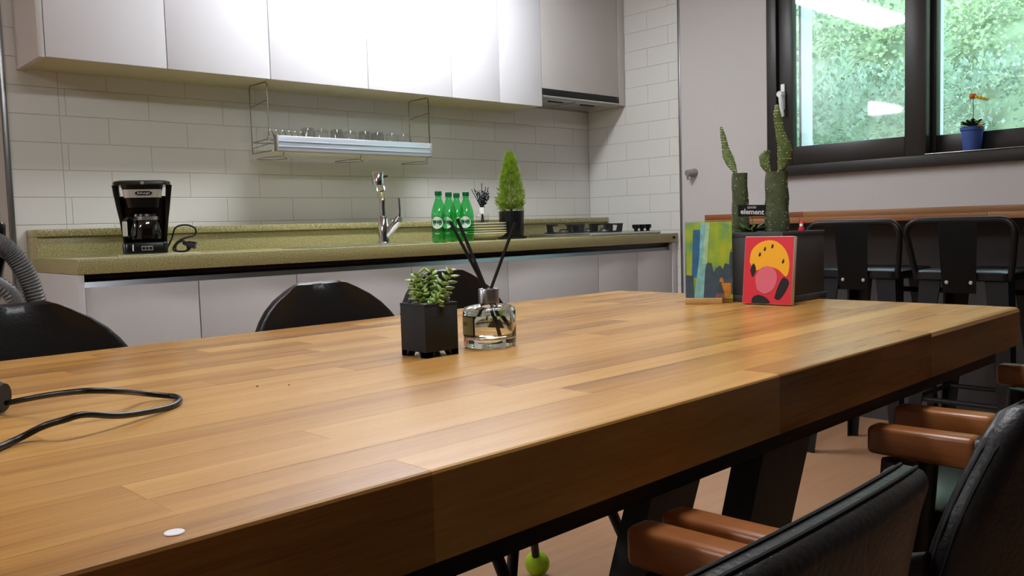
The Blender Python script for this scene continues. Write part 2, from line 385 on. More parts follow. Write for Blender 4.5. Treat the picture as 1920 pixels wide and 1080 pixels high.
# ------------------------------------------------------------------ hillside outside
b = B()
hg = grid(b, lambda u, v: (4.45 + 9 * u, -6 + 22 * v, 0.25 + 8.2 * u ** 0.85 + .25 * math.sin(9 * v + 7 * u) * u), 24, 40)
struct('ground', b, M['ground'], label='steep green hillside close outside the window')
def bush(x, y, z, r, m, label):
    q = B(); rnd = random.Random(int(x * 977 + y * 131))
    for i in range(2400):
        d = Vector((rnd.gauss(0, 1), rnd.gauss(0, 1), rnd.gauss(0, 1))).normalized()
        p = Vector((d.x * r, d.y * r * 1.15, d.z * r * .85)) * rnd.uniform(.55, 1.0)
        L = rnd.uniform(.02, .055) * (r / .55); w = L * .34
        a = (d + Vector((rnd.uniform(-.7, .7), rnd.uniform(-.7, .7), rnd.uniform(-.4, .9)))).normalized(); s, t = frame_of(a)
        if rnd.random() < .5: s = t
        vs = [q.verts.new(p), q.verts.new(p + a * L * .5 + s * w), q.verts.new(p + a * L), q.verts.new(p + a * L * .5 - s * w)]
        q.faces.new(vs)
    o = obj('bush', q, m, rec=False, smooth=False); o.location = (x, y, z)
    return tag(o, label, 'bush', 'bushes on the hillside outside')
def hz(x, y): u = (x - 4.45) / 9; v = (y + 6) / 22; return 0.25 + 8.2 * max(u, 0) ** 0.85 + .25 * math.sin(9 * v + 7 * u) * u
kinds = ['bush_a', 'bush_b', 'bush_c']
i = 0
for x in (5.3, 5.9, 6.6, 7.4):
    for j in range(5):
        y = x * (0.33 + .085 * j) + .1 * math.sin(5 * j + x * 3)
        bush(x + .12 * math.sin(3 * j), y, hz(x, y) + .12, .42 + .1 * ((i * 7) % 5) / 4, M[kinds[(i * 2 + j) % 3]], 'leafy green bush on the hillside outside the window'); i += 1
def weed(x, y, z, h, label):
    t = thing('tall_weed', label, 'plant', (x, y, z))
    q = B(); tube(q, spline([(0, 0, 0), (.02, .01, h * .5), (-.01, .03, h)], 6), [.008 - .005 * k / 12 for k in range(13)], 6); obj('stem', q, M['weed'], t)
    q = B(); rnd = random.Random(int(h * 1000))
    for k in range(60):
        f = .3 + .7 * k / 60; zz = h * f; a = k * 2.4; L = .26 * (1.15 - f)
        d = Vector((math.cos(a), math.sin(a), .55)).normalized(); s = d.cross(Vector((0, 0, 1))).normalized()
        p = Vector((.01, .015, zz))
        for n in range(6):
            c = p + d * L * (n + 1) / 6
            for sg in (-1, 1):
                e = (d * .6 + s * sg).normalized() * L * .35 * (1 - n / 8)
                q.faces.new([q.verts.new(c), q.verts.new(c + e * .5 + Vector((0, 0, .006))), q.verts.new(c + e), q.verts.new(c + e * .5 - Vector((0, 0, .006)))])
    obj('fronds', q, M['weed'], t, kind='stuff', rec=False, smooth=False)
weed(5.15, 2.55, .95, 1.0, 'feathery pale weed on the hillside, seen through the left pane')
weed(5.05, 1.95, .90, 1.15, 'feathery pale weed on the hillside, seen through the right pane')

# ------------------------------------------------------------------ ceiling lamps (long fluorescent fittings) and one added fill lamp
def lamp(x0, x1, y0, y1, z, strength, label):
    t = thing('ceiling_lamp', label, 'lamp', ((x0 + x1) / 2, (y0 + y1) / 2, z), 0, 'ceiling lamps')
    hx, hy = (x1 - x0) / 2, (y1 - y0) / 2
    q = B(); box(q, -hx, hx, -hy, hy, .045, CEIL - z, .006); obj('housing', q, M['lamp_body'], t)
    q = B(); box(q, -hx + .012, hx - .012, -hy + .012, hy - .012, 0, .044, .02, 3)
    obj('diffuser', q, mat('lamp_diffuser', (247, 250, 255), .5, emit=strength), t)
    return t
lamp(1.60, 2.80, 2.58, 2.80, 2.215, LAMP_KITCHEN, 'long ceiling lamp over the kitchen worktop, mirrored in the window')
lamp(0.35, 1.55, 0.66, 0.88, 2.215, LAMP_TABLE, 'long ceiling lamp over the wooden table')
lamp(-2.6, -1.4, 1.35, 1.57, 2.215, LAMP_FAR_FILL, 'added fill lamp on the ceiling in the left half of the room')  # out of view, added as fill to brighten the backsplash
lamp(-3.4, -2.4, 4.75, 5.15, 2.215, LAMP_FAR_FILL, 'long ceiling lamp in the space beyond the kitchen wall')

# ------------------------------------------------------------------ wall cabinets
YU = 3.2046; ZU = 1.521; ZT = CEIL - .01
b = B(); box(b, .837, .857, YU, YW, ZU - .003, ZT, .0012)
tag(obj('end_panel', b, M['grey_lacquer']), 'white side panel closing the left end of the wall cabinets', 'panel')
ux = [.858, 1.265, 1.673, 2.131, 2.594, 2.896, 3.188]
uname = ['leftmost wide white wall cabinet beside the side panel', 'second wide white wall cabinet from the left', 'third wide white wall cabinet, above the left of the glass rack',
         'fourth wide white wall cabinet, above the right of the glass rack', 'narrow white wall cabinet right of the four wide ones', 'narrow white wall cabinet next to the range hood']
def wall_unit(x0, x1, zb, label, m=None, zdoor=None):
    t = thing('wall_cabinet', label, 'cabinet', (x0, YU, zb), 0, 'wall cabinets')
    w = x1 - x0
    q = B(); box(q, .0005, w - .0005, .021, YW - YU, .002, ZT - zb, .001); obj('carcass', q, M['carcass'], t)
    q = B(); box(q, .0016, w - .0016, 0, .018, (zdoor or zb) - zb, ZT - zb, .0015); obj('door', q, m or M['white'], t)
for i in range(6): wall_unit(ux[i], ux[i + 1], ZU, uname[i])
wall_unit(3.190, 3.789, 1.602, 'pale grey wall cabinet above the black range hood strip', M['grey_lacquer'], 1.615)
b = B(); box(b, 3.791, 3.849, YU, YW, 1.572, ZT, .0012)
tag(obj('filler_panel', b, M['grey_lacquer']), 'narrow pale filler panel between the hood cabinet and the tiled return wall', 'panel')
# range hood
t = thing('range_hood', 'slim built-in range hood with a black front strip under the cabinet', 'range hood', (3.19, YU, 1.55))
q = B(); box(q, .002, .597, .004, .288, .024, .050, .003); obj('body', q, M['hood_steel'], t)
q = B(); box(q, .001, .598, -.006, .003, .031, .060, .002); obj('front_strip', q, M['black_matte'], t)
q = B(); box(q, .004, .594, -.004, .003, .022, .0305, .002); obj('lip', q, M['hood_steel'], t)
for k in range(2):
    q = B(); box(q, .06 + k * .25, .29 + k * .25, .06, .24,   .019, .0238, .001); f = obj('filter', q, M['steel'], t)
    q = B(); box(q, .12 + k * .25, .23 + k * .25, .075, .085, .013, .0188, .001); obj('pull', q, M['black_plastic'], f)

# ------------------------------------------------------------------ base cabinets
YC = 2.8534; ZC = .849
b = B(); box(b, .836, 3.803, YC + .08, YW - .14, 0, .119); tag(obj('plinth', b, M['plinth'], smooth=False), 'grey recessed plinth under the base cabinets', 'plinth')
b = B(); box(b, .815, .834, YC + .004, YW - .002, 0, .799, .0012); tag(obj('end_panel', b, M['base_door']), 'white side panel at the left end of the base cabinets behind the hose', 'panel')
b = B(); box(b, .8345, 3.80, YC + .045, YC + .06, .752, .7985, .001); box(b, .8345, 3.80, YC + .03, YC + .045, .786, .7985, .002)
fr = tag(obj('finger_rail', b, M['gola']), 'dark metal finger rail running under the stone worktop', 'rail')
b = B(); prism(b, [(.022, .752), (.046, .752), (.046, .778), (.030, .775)], lambda y, z, d: (.8346 + d, YC + y, z), 2.965); obj('lip', b, M['gola_lip'], fr, smooth=False)
lx = [.836, 1.196, 1.563, 2.079, 2.607, 3.213, 3.514, 3.803]
lname = ['leftmost white base cabinet below the coffee maker', 'second white base cabinet from the left, behind the left black chair back', 'third white base cabinet from the left, behind the middle black chair',
         'fourth white base cabinet from the left, behind the succulent', 'fifth white base cabinet from the left, behind the glass diffuser', 'narrow white base cabinet under the gas hob', 'narrow white base cabinet at the far right end']
for i in range(7):
    x0, x1 = lx[i], lx[i + 1]; w = x1 - x0
    t = thing('base_cabinet', lname[i], 'cabinet', (x0, YC, .12), 0, 'base cabinets')
    q = B(); box(q, .0005, w - .0005, .066, .50, .001, .675, .001); box(q, .0005, w - .0005, .036, .066, .001, .62, .001); obj('carcass', q, M['carcass'], t)
    q = B(); box(q, .0018, w - .0018, .014, .033, .004, .638, .0015); obj('door', q, M['base_door'], t)
b = B(); box(b, 3.805, 3.846, YC + .008, YW - .14, 0, .798, .0012); tag(obj('filler_panel', b, M['base_door']), 'narrow white filler panel at the right end of the base cabinets', 'panel')
t = thing('worktop', 'olive speckled stone worktop with a raised ledge along the tiled wall', 'worktop', (.815, YC, .80))
q = B(); box(q, 0, 3.033, 0, .507, 0, ZC - .80, .003); obj('slab', q, M['stone'], t)
q = B(); box(q, .018, 3.033, .507, .640, 0, .121, .002); obj('ledge', q, M['stone'], t)
q = B(); box(q, .018, 3.033, .492, .640, .1212, .1475, .003); obj('ledge_cap', q, M['stone'], t)
q = B(); cyl(q, (2.993, .0005, .026), (2.993, -.006, .026), .008, .007, 16); obj('plug', q, M['black_plastic'], t, label='small round black plug in the front edge')
# steel sink let into the slab
t = thing('sink', 'shallow steel sink rim set into the worktop in front of the tap', 'sink', (1.95, 2.93, ZC))
q = B()
for a in ((-.30, .30, 0, .012), (-.30, .30, .198, .21)): box(q, a[0], a[1], a[2], a[3], .0, .003, .001)
for a in ((-.30, -.288), (.288, .30)): box(q, a[0], a[1], .012, .198, .0, .003, .001)
obj('rim', q, M['steel'], t)
q = B(); box(q, -.288, .288, .012, .198, .0001, .0008); obj('basin', q, M['hood_steel'], t, smooth=False)

# ------------------------------------------------------------------ tap
t = thing('kitchen_tap', 'tall chrome kitchen tap with a side lever and pull-out head', 'tap', (2.177, 3.2, ZC))
q = B(); lathe(q, [(0, 0), (.027, 0), (.027, .006), (.0235, .010), (.0235, .118), (.021, .122), (0, .122)], 28); obj('base_column', q, M['chrome'], t)
sp = spline([(0, 0, .12), (0, 0, .17), (-.004, -.004, .205), (-.03, -.036, .235), (-.062, -.075, .262), (-.085, -.103, .285)], 5)
q = B(); tube(q, sp, .0145, 18); obj('spout', q, M['chrome'], t)
q = B(); tube(q, [sp[15], sp[16]], [.0175, .0175], 18); obj('collar', q, M['chrome'], t)
q = B(); lathe(q, [(0, .246), (.020, .246), (.0265, .250), (.0265, .300), (.024, .305), (0, .305)], 24, (-.098, -.118, 0)); hd = obj('spray_head', q, M['chrome'], t)
q = B(); cyl(q, (-.08, -.13, .288), (-.066, -.143, .288), .006, .006, 12); obj('button', q, M['black_plastic'], hd)
q = B(); tube(q, [(.008, -.01, .035), (.028, -.03, .075), (.045, -.045, .10)], [.016, .021, .022], 18); tube(q, [(.045, -.045, .1005), (.052, -.05, .118)], [.022, .015], 18); lv = obj('mixer_body', q, M['chrome'], t)
q = B(); tube(q, [(.05, -.05, .115), (.052, -.051, .15), (.050, -.05, .20)], [.0065, .0075, .0065], 10); obj('lever', q, M['chrome'], lv)

# ------------------------------------------------------------------ coffee maker
t = thing('coffee_maker', 'black drip coffee maker with a steel band and glass carafe on the worktop', 'coffee maker', (1.105, 3.08, ZC), math.radians(-21))
def rect_ring(q, hx, hy0, hy1, z, rr, n=5):
    pts = []
    for (cx, cy, a0) in ((hx - rr, hy1 - rr, 0), (-hx + rr, hy1 - rr, 90), (-hx + rr, hy0 + rr, 180), (hx - rr, hy0 + rr, 270)):
        for i in range(n + 1):
            a = math.radians(a0 + 90 * i / n); pts.append(q.verts.new((cx + rr * math.cos(a), cy + rr * math.sin(a), z)))
    return pts
def loft(q, rings, cap=True):
    for a, c in zip(rings, rings[1:]): bridge(q, a, c)
    if cap: q.faces.new(list(reversed(rings[0]))); q.faces.new(rings[-1])
q = B(); loft(q, [rect_ring(q, .071, -.082, .075, z, .02) for z in (.003, .006)] + [rect_ring(q, .072, -.083, .075, .036, .02), rect_ring(q, .070, -.081, .074, .040, .02)]); obj('base', q, M['black_plastic'], t)
q = B(); loft(q, [rect_ring(q, .070, .030, .074, .040, .015), rect_ring(q, .073, .024, .076, .13, .015), rect_ring(q, .082, .018, .08, .20, .02)]); obj('rear_column', q, M['black_plastic'], t)
for sx in (-1, 1):
    q = B(); loft(q, [rect_ring(q, .006, -.012, .03, .04, .004), rect_ring(q, .006, -.02, .03, .12, .004), rect_ring(q, .008, -.04, .03, .16, .004), rect_ring(q, .010, -.05, .03, .235, .004)])
    for v in q.verts: v.co.x += sx * (.064 + .021 * max(0, (v.co.z - .04) / .195))
    obj('side_cheek', q, M['black_plastic'], t)
q = B(); loft(q, [rect_ring(q, .050, -.066, .03, .158, .02), rect_ring(q, .056, -.072, .04, .19, .02), rect_ring(q, .066, -.08, .06, .234, .022)]); obj('filter_housing', q, M['black_plastic'], t)
q = B(); loft(q, [rect_ring(q, .088, -.085, .082, .234, .03), rect_ring(q, .091, -.088, .085, .238, .03), rect_ring(q, .089, -.086, .083, .246, .03), rect_ring(q, .075, -.072, .07, .2505, .03)]); ld = obj('lid', q, M['black_plastic'], t)
q = B(); box(q, -.004, .007, -.0895, -.086, .236, .245, .001); obj('latch', q, M['grey_plastic'], ld)
# steel band follows the housing
q = B(); loft(q, [rect_ring(q, .0585 + .0, -.0752, .0, z, .02) if z < .20 else rect_ring(q, .0635, -.0785, .0, z, .021) for z in (.192, .219)], True)
for v in q.verts:
    if v.co.z > .2: v.co.x *= .985
bd = obj('steel_band', q, mat('bright_steel_band', (214, 214, 206), .32, .45), t)
q = B(); prism(q, [(.0235 * math.copysign(1, math.cos(a)) * .6 + .0125 * math.cos(a), .0065 * math.sin(a)) for a in [2 * PI * k / 24 + .001 for k in range(24)]], lambda a, c, d: (a + .004, -.0800 - d, .2065 + c), .0012); bg = obj('badge', q, M['black_plastic'], bd)
text('badge_lettering', "De'Longhi", .0098, M['white_ink'], bg, Matrix.Translation((.004, -.0815, .2065)) @ Matrix.Rotation(PI / 2, 4, 'X'))
# carafe
q = B(); lathe(q, [(0, .044), (.040, .044), (.049, .052), (.051, .075), (.046, .105), (.040, .122)], 32, (.004, -.03, 0)); cf = obj('carafe', q, M['carafe_glass'], t)
q = B(); lathe(q, [(.0405, .117), (.0425, .117), (.0425, .128), (.0405, .128), (.0405, .117)], 32, (.004, -.03, 0)); obj('collar', q, M['steel'], cf)
q = B(); lathe(q, [(.0415, .129), (.040, .136), (.022, .142), (0, .143)], 28, (.004, -.03, 0)); obj('carafe_lid', q, M['black_plastic'], cf)
q = B(); tube(q, spline([(-.032, -.05, .125), (-.052, -.078, .122), (-.060, -.086, .105), (-.058, -.083, .07), (-.042, -.064, .056)], 5), .0065, 10); obj('carafe_handle', q, M['black_plastic'], cf)
q = B(); box(q, -.067, -.052, -.0945, -.089, .062, .112, .005, 3); obj('water_gauge', q, mat('pale_gauge', (204, 204, 194), .4), t)
q = B(); box(q, -.012, .024, -.0845, -.081, .013, .028, .001); sw = obj('display', q, M['grey_plastic'], t)
for k in range(3):
    q = B(); box(q, -.009 + k * .011, -.001 + k * .011, -.0855, -.0845, .016, .025, .0006); obj('button', q, M['black_plastic'], sw)
q = B(); box(q, -.040, -.036, -.0850, -.081, .012, .034, .001); obj('indicator', q, M['white_plastic'], t)
q = B(); pts = spline([(.07, .05, .02), (.085, .0, .05), (.10, -.03, .088), (.135, -.03, .096), (.163, -.02, .083), (.160, -.02, .06), (.125, -.03, .05), (.10, -.03, .035), (.088, -.035, .012), (.11, -.04, .005), (.135, -.03, .010), (.125, -.02, .04), (.10, -.03, .03), (.098, -.04, .008), (.13, -.045, .006), (.148, -.03, .02)], 7); tube(q, pts, .0033, 8); pc = obj('power_cord', q, M['cord'], t)
q = B(); cyl(q, (.137, -.04, .030), (.162, -.048, .024), .0115, .013, 14); cyl(q, (.120, -.036, .034), (.137, -.04, .030), .005, .010, 12); obj('plug', q, M['black_plastic'], pc)
for k in (-1, 1):
    q = B(); tube(q, [(.162, -.048 + k * .006, .024), (.176, -.052 + k * .006, .021)], .002, 8); obj('prong', q, M['steel'], pc)
b = B(); box(b, -.085, .175, -.105, .08, 0, .003, .001)
o = tag(obj('clear_mat', b, mat('speckled_clear_mat', (206, 202, 176), .2, noise=.25, nscale=150)), 'thin clear speckled mat under the coffee maker and its cord', 'mat'); o.location = (1.105, 3.08, ZC); o.rotation_euler = (0, 0, math.radians(-21))
for o in bpy.data.objects:
    if o.get('label', '').startswith('black drip coffee'): o.location.z = ZC + .003

# ------------------------------------------------------------------ hanging glass rack
t = thing('dish_rack', 'chrome wire rack with a pale front bar hanging below the wall cabinets', 'dish rack', (1.69, 3.25, 1.245))
q = B(); box(q, .02, .80, -.004, .014, .0, .062, .003); box(q, .02, .80, -.007, -.004, .036, .041, .001); box(q, .02, .80, -.007, -.004, .015, .020, .001); obj('front_bar', q, M['alu'], t)
for x in (.0195, .8005):
    q = B(); box(q, x - .004, x + .004, -.008, .018, -.002, .064, .002); obj('end_cap', q, M['grey_plastic'], t)
q = B(); box(q, .004, .816, .016, .188, -.004, .002, .002); obj('tray', q, M['frost'], t)
for x in (0., .815):
    q = B(); pts = [(x, .025, .062), (x, .025, .272), (x - .004, .035, .276), (x - .004, .165, .276), (x, .178, .270), (x, .178, .0)]
    tube(q, pts, .0024, 8); tube(q, [(x, .025, .205), (x, .178, .19)], .0018, 6); tube(q, [(x, .014, .05), (x, .178, .045)], .0022, 6); tube(q, [(x, .014, .03), (x, .178, .02)], .0018, 6); tube(q, [(x, .178, .0), (x, .01, .0)], .0022, 6)
    obj('wire_hanger', q, M['wire'], t)
for x in (.05, .42, .78):
    q = B(); tube(q, spline([(x, .0, -.004), (x, .01, -.024), (x + .045, .06, -.026), (x + .02, .13, -.026), (x - .05, .14, -.026), (x - .05, .06, -.024), (x - .005, .012, -.022)], 4), .0016, 6); obj('under_hook', q, M['wire'], t)
q = B()
for k in range(6):
    x = .035 + .03 * k; pts = [(x + .015 * math.cos(PI * a / 10), .08 + .002 * k, .045 + .048 * math.sin(PI * a / 10)) for a in range(11)]; tube(q, pts, .0016, 6)
tube(q, [(.02, .08, .045), (.2, .09, .045)], .0016, 6); obj('plate_holder', q, M['wire'], t)
q = B()
for k in range(9): tube(q, [(.005, .022 + .019 * k, .045), (.815, .022 + .019 * k, .045)], .0015, 5)
obj('shelf_wires', q, M['wire'], t)
def cup(x, y, h, r, label, up=True):
    g = thing('drinking_glass', label, 'glass', (x, y, 1.2925), 0, 'glasses on the hanging rack')
    q = B(); lathe(q, [(r, 0), (r * .97, h * .5), (r * .88, h), (0, h), (0, h - .004), (r * .84, h - .004), (r * .93, h * .5), (r * .955, 0), (r, 0)], 24); obj('body', q, M['cup_glass'], g)
    q = B(); tube(q, [(r * .98, 0, h * .2), (r * 1.45, 0, h * .25), (r * 1.5, 0, h * .7), (r * .93, 0, h * .78)], .003, 8)
    if not up: obj('handle', q, M['cup_glass'], g)
    else: q.free()
gx = [1.90, 1.972, 2.044, 2.118, 2.190, 2.262, 2.334, 2.405]
gd = ['leftmost upturned clear glass on the hanging rack', 'second upturned clear glass from the left on the rack', 'third upturned clear glass from the left on the rack', 'fourth upturned clear glass from the left on the rack',
      'fifth upturned clear glass from the left on the rack', 'sixth upturned clear glass from the left on the rack', 'seventh upturned clear glass from the left on the rack', 'rightmost upturned clear mug on the hanging rack']
for k, x in enumerate(gx): cup(x, 3.335 + .01 * (k % 2), .062 + .008 * ((k * 3) % 3) / 2, .031, gd[k], k < 7)
for k, x in enumerate((1.94, 2.08, 2.226, 2.30)): cup(x, 3.398, .07, .029, ['clear glass at the back of the rack, leftmost of the rear row', 'clear glass at the back of the rack, second of the rear row', 'clear glass at the back of the rack, third of the rear row', 'clear glass at the back of the rack, last of the rear row'][k])

# ------------------------------------------------------------------ green bottles
def bottle(x, y, rz, label):
    t = thing('water_bottle', label, 'bottle', (x, y, ZC), rz, 'green bottles on the worktop')
    q = B(); prof = [(0, .004), (.020, .002), (.030, .0), (.033, .012), (.0325, .03), (.033, .06), (.033, .118), (.031, .135), (.024, .160), (.016, .182), (.0125, .192), (.0125, .198), (.015, .199), (.015, .201), (.012, .202), (.012, .205), (0, .205)]
    n = 30; prev = None
    lathe(q, prof, n)
    for v in q.verts:                                # petal foot and faint ribs
        a = math.atan2(v.co.y, v.co.x)
        if v.co.z < .025 and Vector((v.co.x, v.co.y)).length > .015: v.co.z += .007 * max(0, math.cos(5 * a)) * (1 - v.co.z / .025)
    bo = obj('body', q, M['green_pet'], t)
    q = B(); lathe(q, [(0, .2045), (.0142, .2045), (.0142, .215), (.0155, .2005 + .0035)] if 0 else [(.0150, .2025), (.0152, .206), (.0148, .2185), (.0135, .220), (0, .220)], 24); obj('cap', q, M['green_cap'], t)
    def disc(r, d, m, nm):
        q = B(); N = 28; c = q.verts.new((0, -(.0333 + d), .086)); rg = []
        for i in range(N):
            a = 2 * PI * i / N; u = r * math.cos(a) / .0333
            rg.append(q.verts.new(((.0333 + d) * math.sin(u), -(.0333 + d) * math.cos(u), .086 + r * math.sin(a))))
        for i in range(N): q.faces.new((c, rg[i], rg[(i + 1) % N]))
        return obj(nm, q, m, t, rec=False)
    disc(.0285, .0004, M['green_dark'], 'label_ring'); lb = disc(.0262, .0008, M['label_white'], 'label')
    tx = text('lettering', 'TREVI', .0165, M['ink'], lb, Matrix(), bold=.0004)
    wrap_text(tx, lambda a, c, d: ((.0346 + d) * math.sin(a / .0346), -(.0346 + d) * math.cos(a / .0346), .089 + c))
    tx = text('lettering', '500ml', .008, M['white_ink'], bo, Matrix()); wrap_text(tx, lambda a, c, d: ((.0342 + d) * math.sin(a / .0342), -(.0342 + d) * math.cos(a / .0342), .040 + c))
bottle(2.293, 2.95, math.radians(-55), 'leftmost of the four green water bottles beside the tap')
bottle(2.412, 3.03, math.radians(-62), 'second green water bottle from the left')
bottle(2.514, 3.10, math.radians(-20), 'third green water bottle from the left, at the back')
bottle(2.486, 3.0, math.radians(-50), 'rightmost green water bottle, in front of the plates')

# ------------------------------------------------------------------ plates and bowl
def dish(z, prof, r, nm, label, cat):
    q = B(); lathe(q, prof, 40); o = obj(nm, q, M['cream']); o.location = (2.70, 3.135, z); return tag(o, label, cat, 'stacked cream dishes')
R = .112
dish(ZC, [(0, .004), (.05, .004), (.052, 0), (.058, 0), (.062, .006), (.09, .016), (R, .0335), (R - .001, .036), (R - .004, .036), (.088, .02), (.055, .010), (0, .009)], R, 'bowl', 'shallow cream bowl at the bottom of the stack of plates', 'bowl')
pn = ['lowest cream plate in the stack, directly on the bowl', 'second cream plate from the bottom of the stack', 'third cream plate from the bottom of the stack', 'topmost cream plate of the stack beside the green bottles']
for k in range(4):
    dish(ZC + .0195 + .0122 * k + .006, [(0, .003), (.05, .003), (.052, 0), (.056, 0), (.06, .004), (.085, .006), (R - .001, .0165), (R - .001, .0195), (R - .005, .0200), (.083, .010), (.06, .008), (0, .007)], R, 'plate', pn[k], 'plate')

# ------------------------------------------------------------------ small dark diffuser with dried flowers
t = thing('reed_diffuser', 'small square diffuser with dark reeds and dried flowers behind the plates', 'diffuser', (2.825, 3.285, ZC), math.radians(-30))
q = B(); box(q, -.030, .030, -.030, .030, 0, .128, .004); box(q, -.027, .027, -.027, .027, .006, .118, .003); obj('bottle', q, M['cup_glass'], t)
q = B(); box(q, -.0265, .0265, -.0265, .0265, .007, .085, .002); obj('liquid', q, mat('dark_oil', (40, 46, 44), .1), t)
q = B(); lathe(q, [(0, .1285), (.014, .1285), (.014, .158), (.011, .160), (0, .160)], 20); obj('neck', q, M['white_plastic'], t)
rn = random.Random(3)
for k, (dx, dy, h) in enumerate([(-.05, .0, .25), (-.036, .01, .255), (.004, .01, .28), (.033, -.01, .258), (.026, .02, .262)]):
    q = B(); tube(q, [(-dx * .4, -dy * .4, .02), (dx * .05, 0, .155), (dx, dy, h)], .0019, 6); obj('reed', q, M['reed'], t)
q = B()
for k in range(420):
    a = rn.uniform(0, 2 * PI); f = rn.uniform(0, 1); rr = (.006 + .036 * f ** .8) * math.sqrt(rn.random()); z = .165 + .072 * f
    p = Vector((rr * math.cos(a) + .006, rr * math.sin(a), z)); d = Vector((rn.gauss(0, 1), rn.gauss(0, 1), rn.gauss(.5, 1))).normalized(); s, w = frame_of(d); L = rn.uniform(.008, .017)
    q.faces.new([q.verts.new(p), q.verts.new(p + d * L * .5 + s * L * .35), q.verts.new(p + d * L), q.verts.new(p + d * L * .5 - s * L * .35)])
obj('dried_flowers', q, M['dried'], t, kind='stuff', rec=False, smooth=False)
for k in range(9):
    a = 2.4 * k; q = B(); e = (.006 + .03 * math.cos(a), .03 * math.sin(a), .20 + .006 * (k % 4)); tube(q, [(0, 0, .158), (e[0] * .5, e[1] * .5, .18), e], .0008, 5); obj('flower_stem', q, M['reed'], t)

# ------------------------------------------------------------------ potted cypress
t = thing('potted_cypress', 'bright green cone-shaped cypress in a black pot beside the hob', 'plant', (2.944, 3.2, ZC))
q = B(); lathe(q, [(0, .0), (.070, .0), (.074, .004), (.075, .012), (.069, .012), (.066, .006), (0, .005)], 32); obj('saucer', q, M['black_matte'], t)
q = B(); lathe(q, [(0, .0125), (.056, .0125), (.059, .016), (.064, .134), (.064, .138), (.060, .138), (.058, .122), (0, .122)], 32); po = obj('pot', q, M['black_plastic'], t)
q = B(); lathe(q, [(0, .128), (.03, .1265), (.057, .1235)], 24); obj('soil', q, M['soil'], t)
q = B(); tube(q, [(0, 0, .12), (.002, 0, .18), (0, 0, .38)], [.007, .006, .002], 8); obj('trunk', q, M['stem'], t)
rn = random.Random(11); q = B()
for k in range(2300):
    f = rn.random() ** .85; z = .140 + .285 * f
    rm = .080 * (1 - f) ** .62 * (.80 + .20 * min(1, f / .22)) + .004
    a = rn.uniform(0, 2 * PI); rr = rm * (.35 + .65 * math.sqrt(rn.random())) * (.86 + .14 * math.sin(3 * a + 40 * f) * math.sin(55 * f + 2 * a))
    p = Vector((rr * math.cos(a), rr * math.sin(a), z - .01)); d = Vector((math.cos(a) * (.55 - .3 * f), math.sin(a) * (.55 - .3 * f), rn.uniform(.6, 1.3))).normalized(); s, w = frame_of(d); L = rn.uniform(.012, .024)
    if rn.random() < .5: s = w
    for sg in (-1, 0, 1):
        e = (d + s * .55 * sg).normalized(); n2 = e.cross(d + s).normalized() if sg == 0 else s
        o_ = p + d * L * .2 * (sg + 1)
        q.faces.new([q.verts.new(o_), q.verts.new(o_ + e * L * .5 + n2 * .0016), q.verts.new(o_ + e * L), q.verts.new(o_ + e * L * .5 - n2 * .0016)])
obj('foliage', q, M['cypress'], t, kind='stuff', rec=False, smooth=False)
q = B()
for k in range(60):
    a = k * 2.4; L = rn.uniform(.06, .092); d = Vector((math.cos(a), math.sin(a), rn.uniform(.1, .6))).normalized()
    tube(q, spline([(0, 0, .145 + .01 * (k % 3)), Vector((0, 0, .15)) + d * L * .6, Vector((0, 0, .15)) + d * L + Vector((0, 0, .012))], 3), [.0016] * 6 + [.0008], 5)
obj('lower_twigs', q, M['cypress'], t, kind='stuff')

# ------------------------------------------------------------------ gas hob
t = thing('gas_hob', 'steel three-burner gas hob with black pan supports and three knobs', 'hob', (3.20, 2.90, ZC))
q = B(); box(q, 0, .56, 0, .45, .0, .016, .007, 3); obj('tray', q, M['steel'], t)
q = B(); box(q, .06, .43, .05, .40, .0155, .017, .001); obj('well', q, M['hood_steel'], t)
for (x, y, r, h) in ((.12, .30, .10, .058), (.33, .31, .10, .058), (.24, .12, .085, .056)):
    q = B(); lathe(q, [(0, .017), (.042, .017), (.042, .024), (.030, .026), (.030, .032), (0, .034)], 24, (x, y, 0)); bu = obj('burner', q, M['steel'], t)
    q = B(); lathe(q, [(0, .0345), (.024, .0345), (.024, .039), (0, .040)], 20, (x, y, 0)); obj('burner_cap', q, M['black_matte'], bu)
    q = B(); cyl(q, (x + .034, y, .017), (x + .034, y, .046), .0022, .0018, 8); obj('igniter', q, M['steel'], bu)
    q = B(); ringp = [(x + r * math.cos(2 * PI * k / 28), y + r * math.sin(2 * PI * k / 28), .0205) for k in range(28)]; tube(q, ringp, .0035, 8, closed=True)
    for k in range(5):
        a = 2 * PI * k / 5 + .5; ca, sa = math.cos(a), math.sin(a)
        prism(q, [(r + .004, .018), (r + .010, h + .006), (r - .055, h + .006), (r - .055, h), (r - .020, h - .004), (r - .028, .018)], lambda u, v, d, ca=ca, sa=sa: (x + u * ca - (d - .005) * sa, y + u * sa + (d - .005) * ca, v), .010)
    obj('pan_support', q, M['black_matte'], t)
for k in range(3):
    x = .455 + .0 * k; xx = .415 + .05 * k; yy = .055
    q = B(); lathe(q, [(0, .016), (.014, .016), (.014, .019), (.009, .022), (.009, .026), (.019, .034), (.020, .050), (.018, .052), (0, .052)], 22, (xx, yy, 0)); kn = obj('knob', q, M['black_plastic'], t)
    q = B(); box(q, xx - .0015, xx + .0015, yy - .016, yy, .052, .0528, .0003); obj('pointer', q, M['white_ink'], kn)

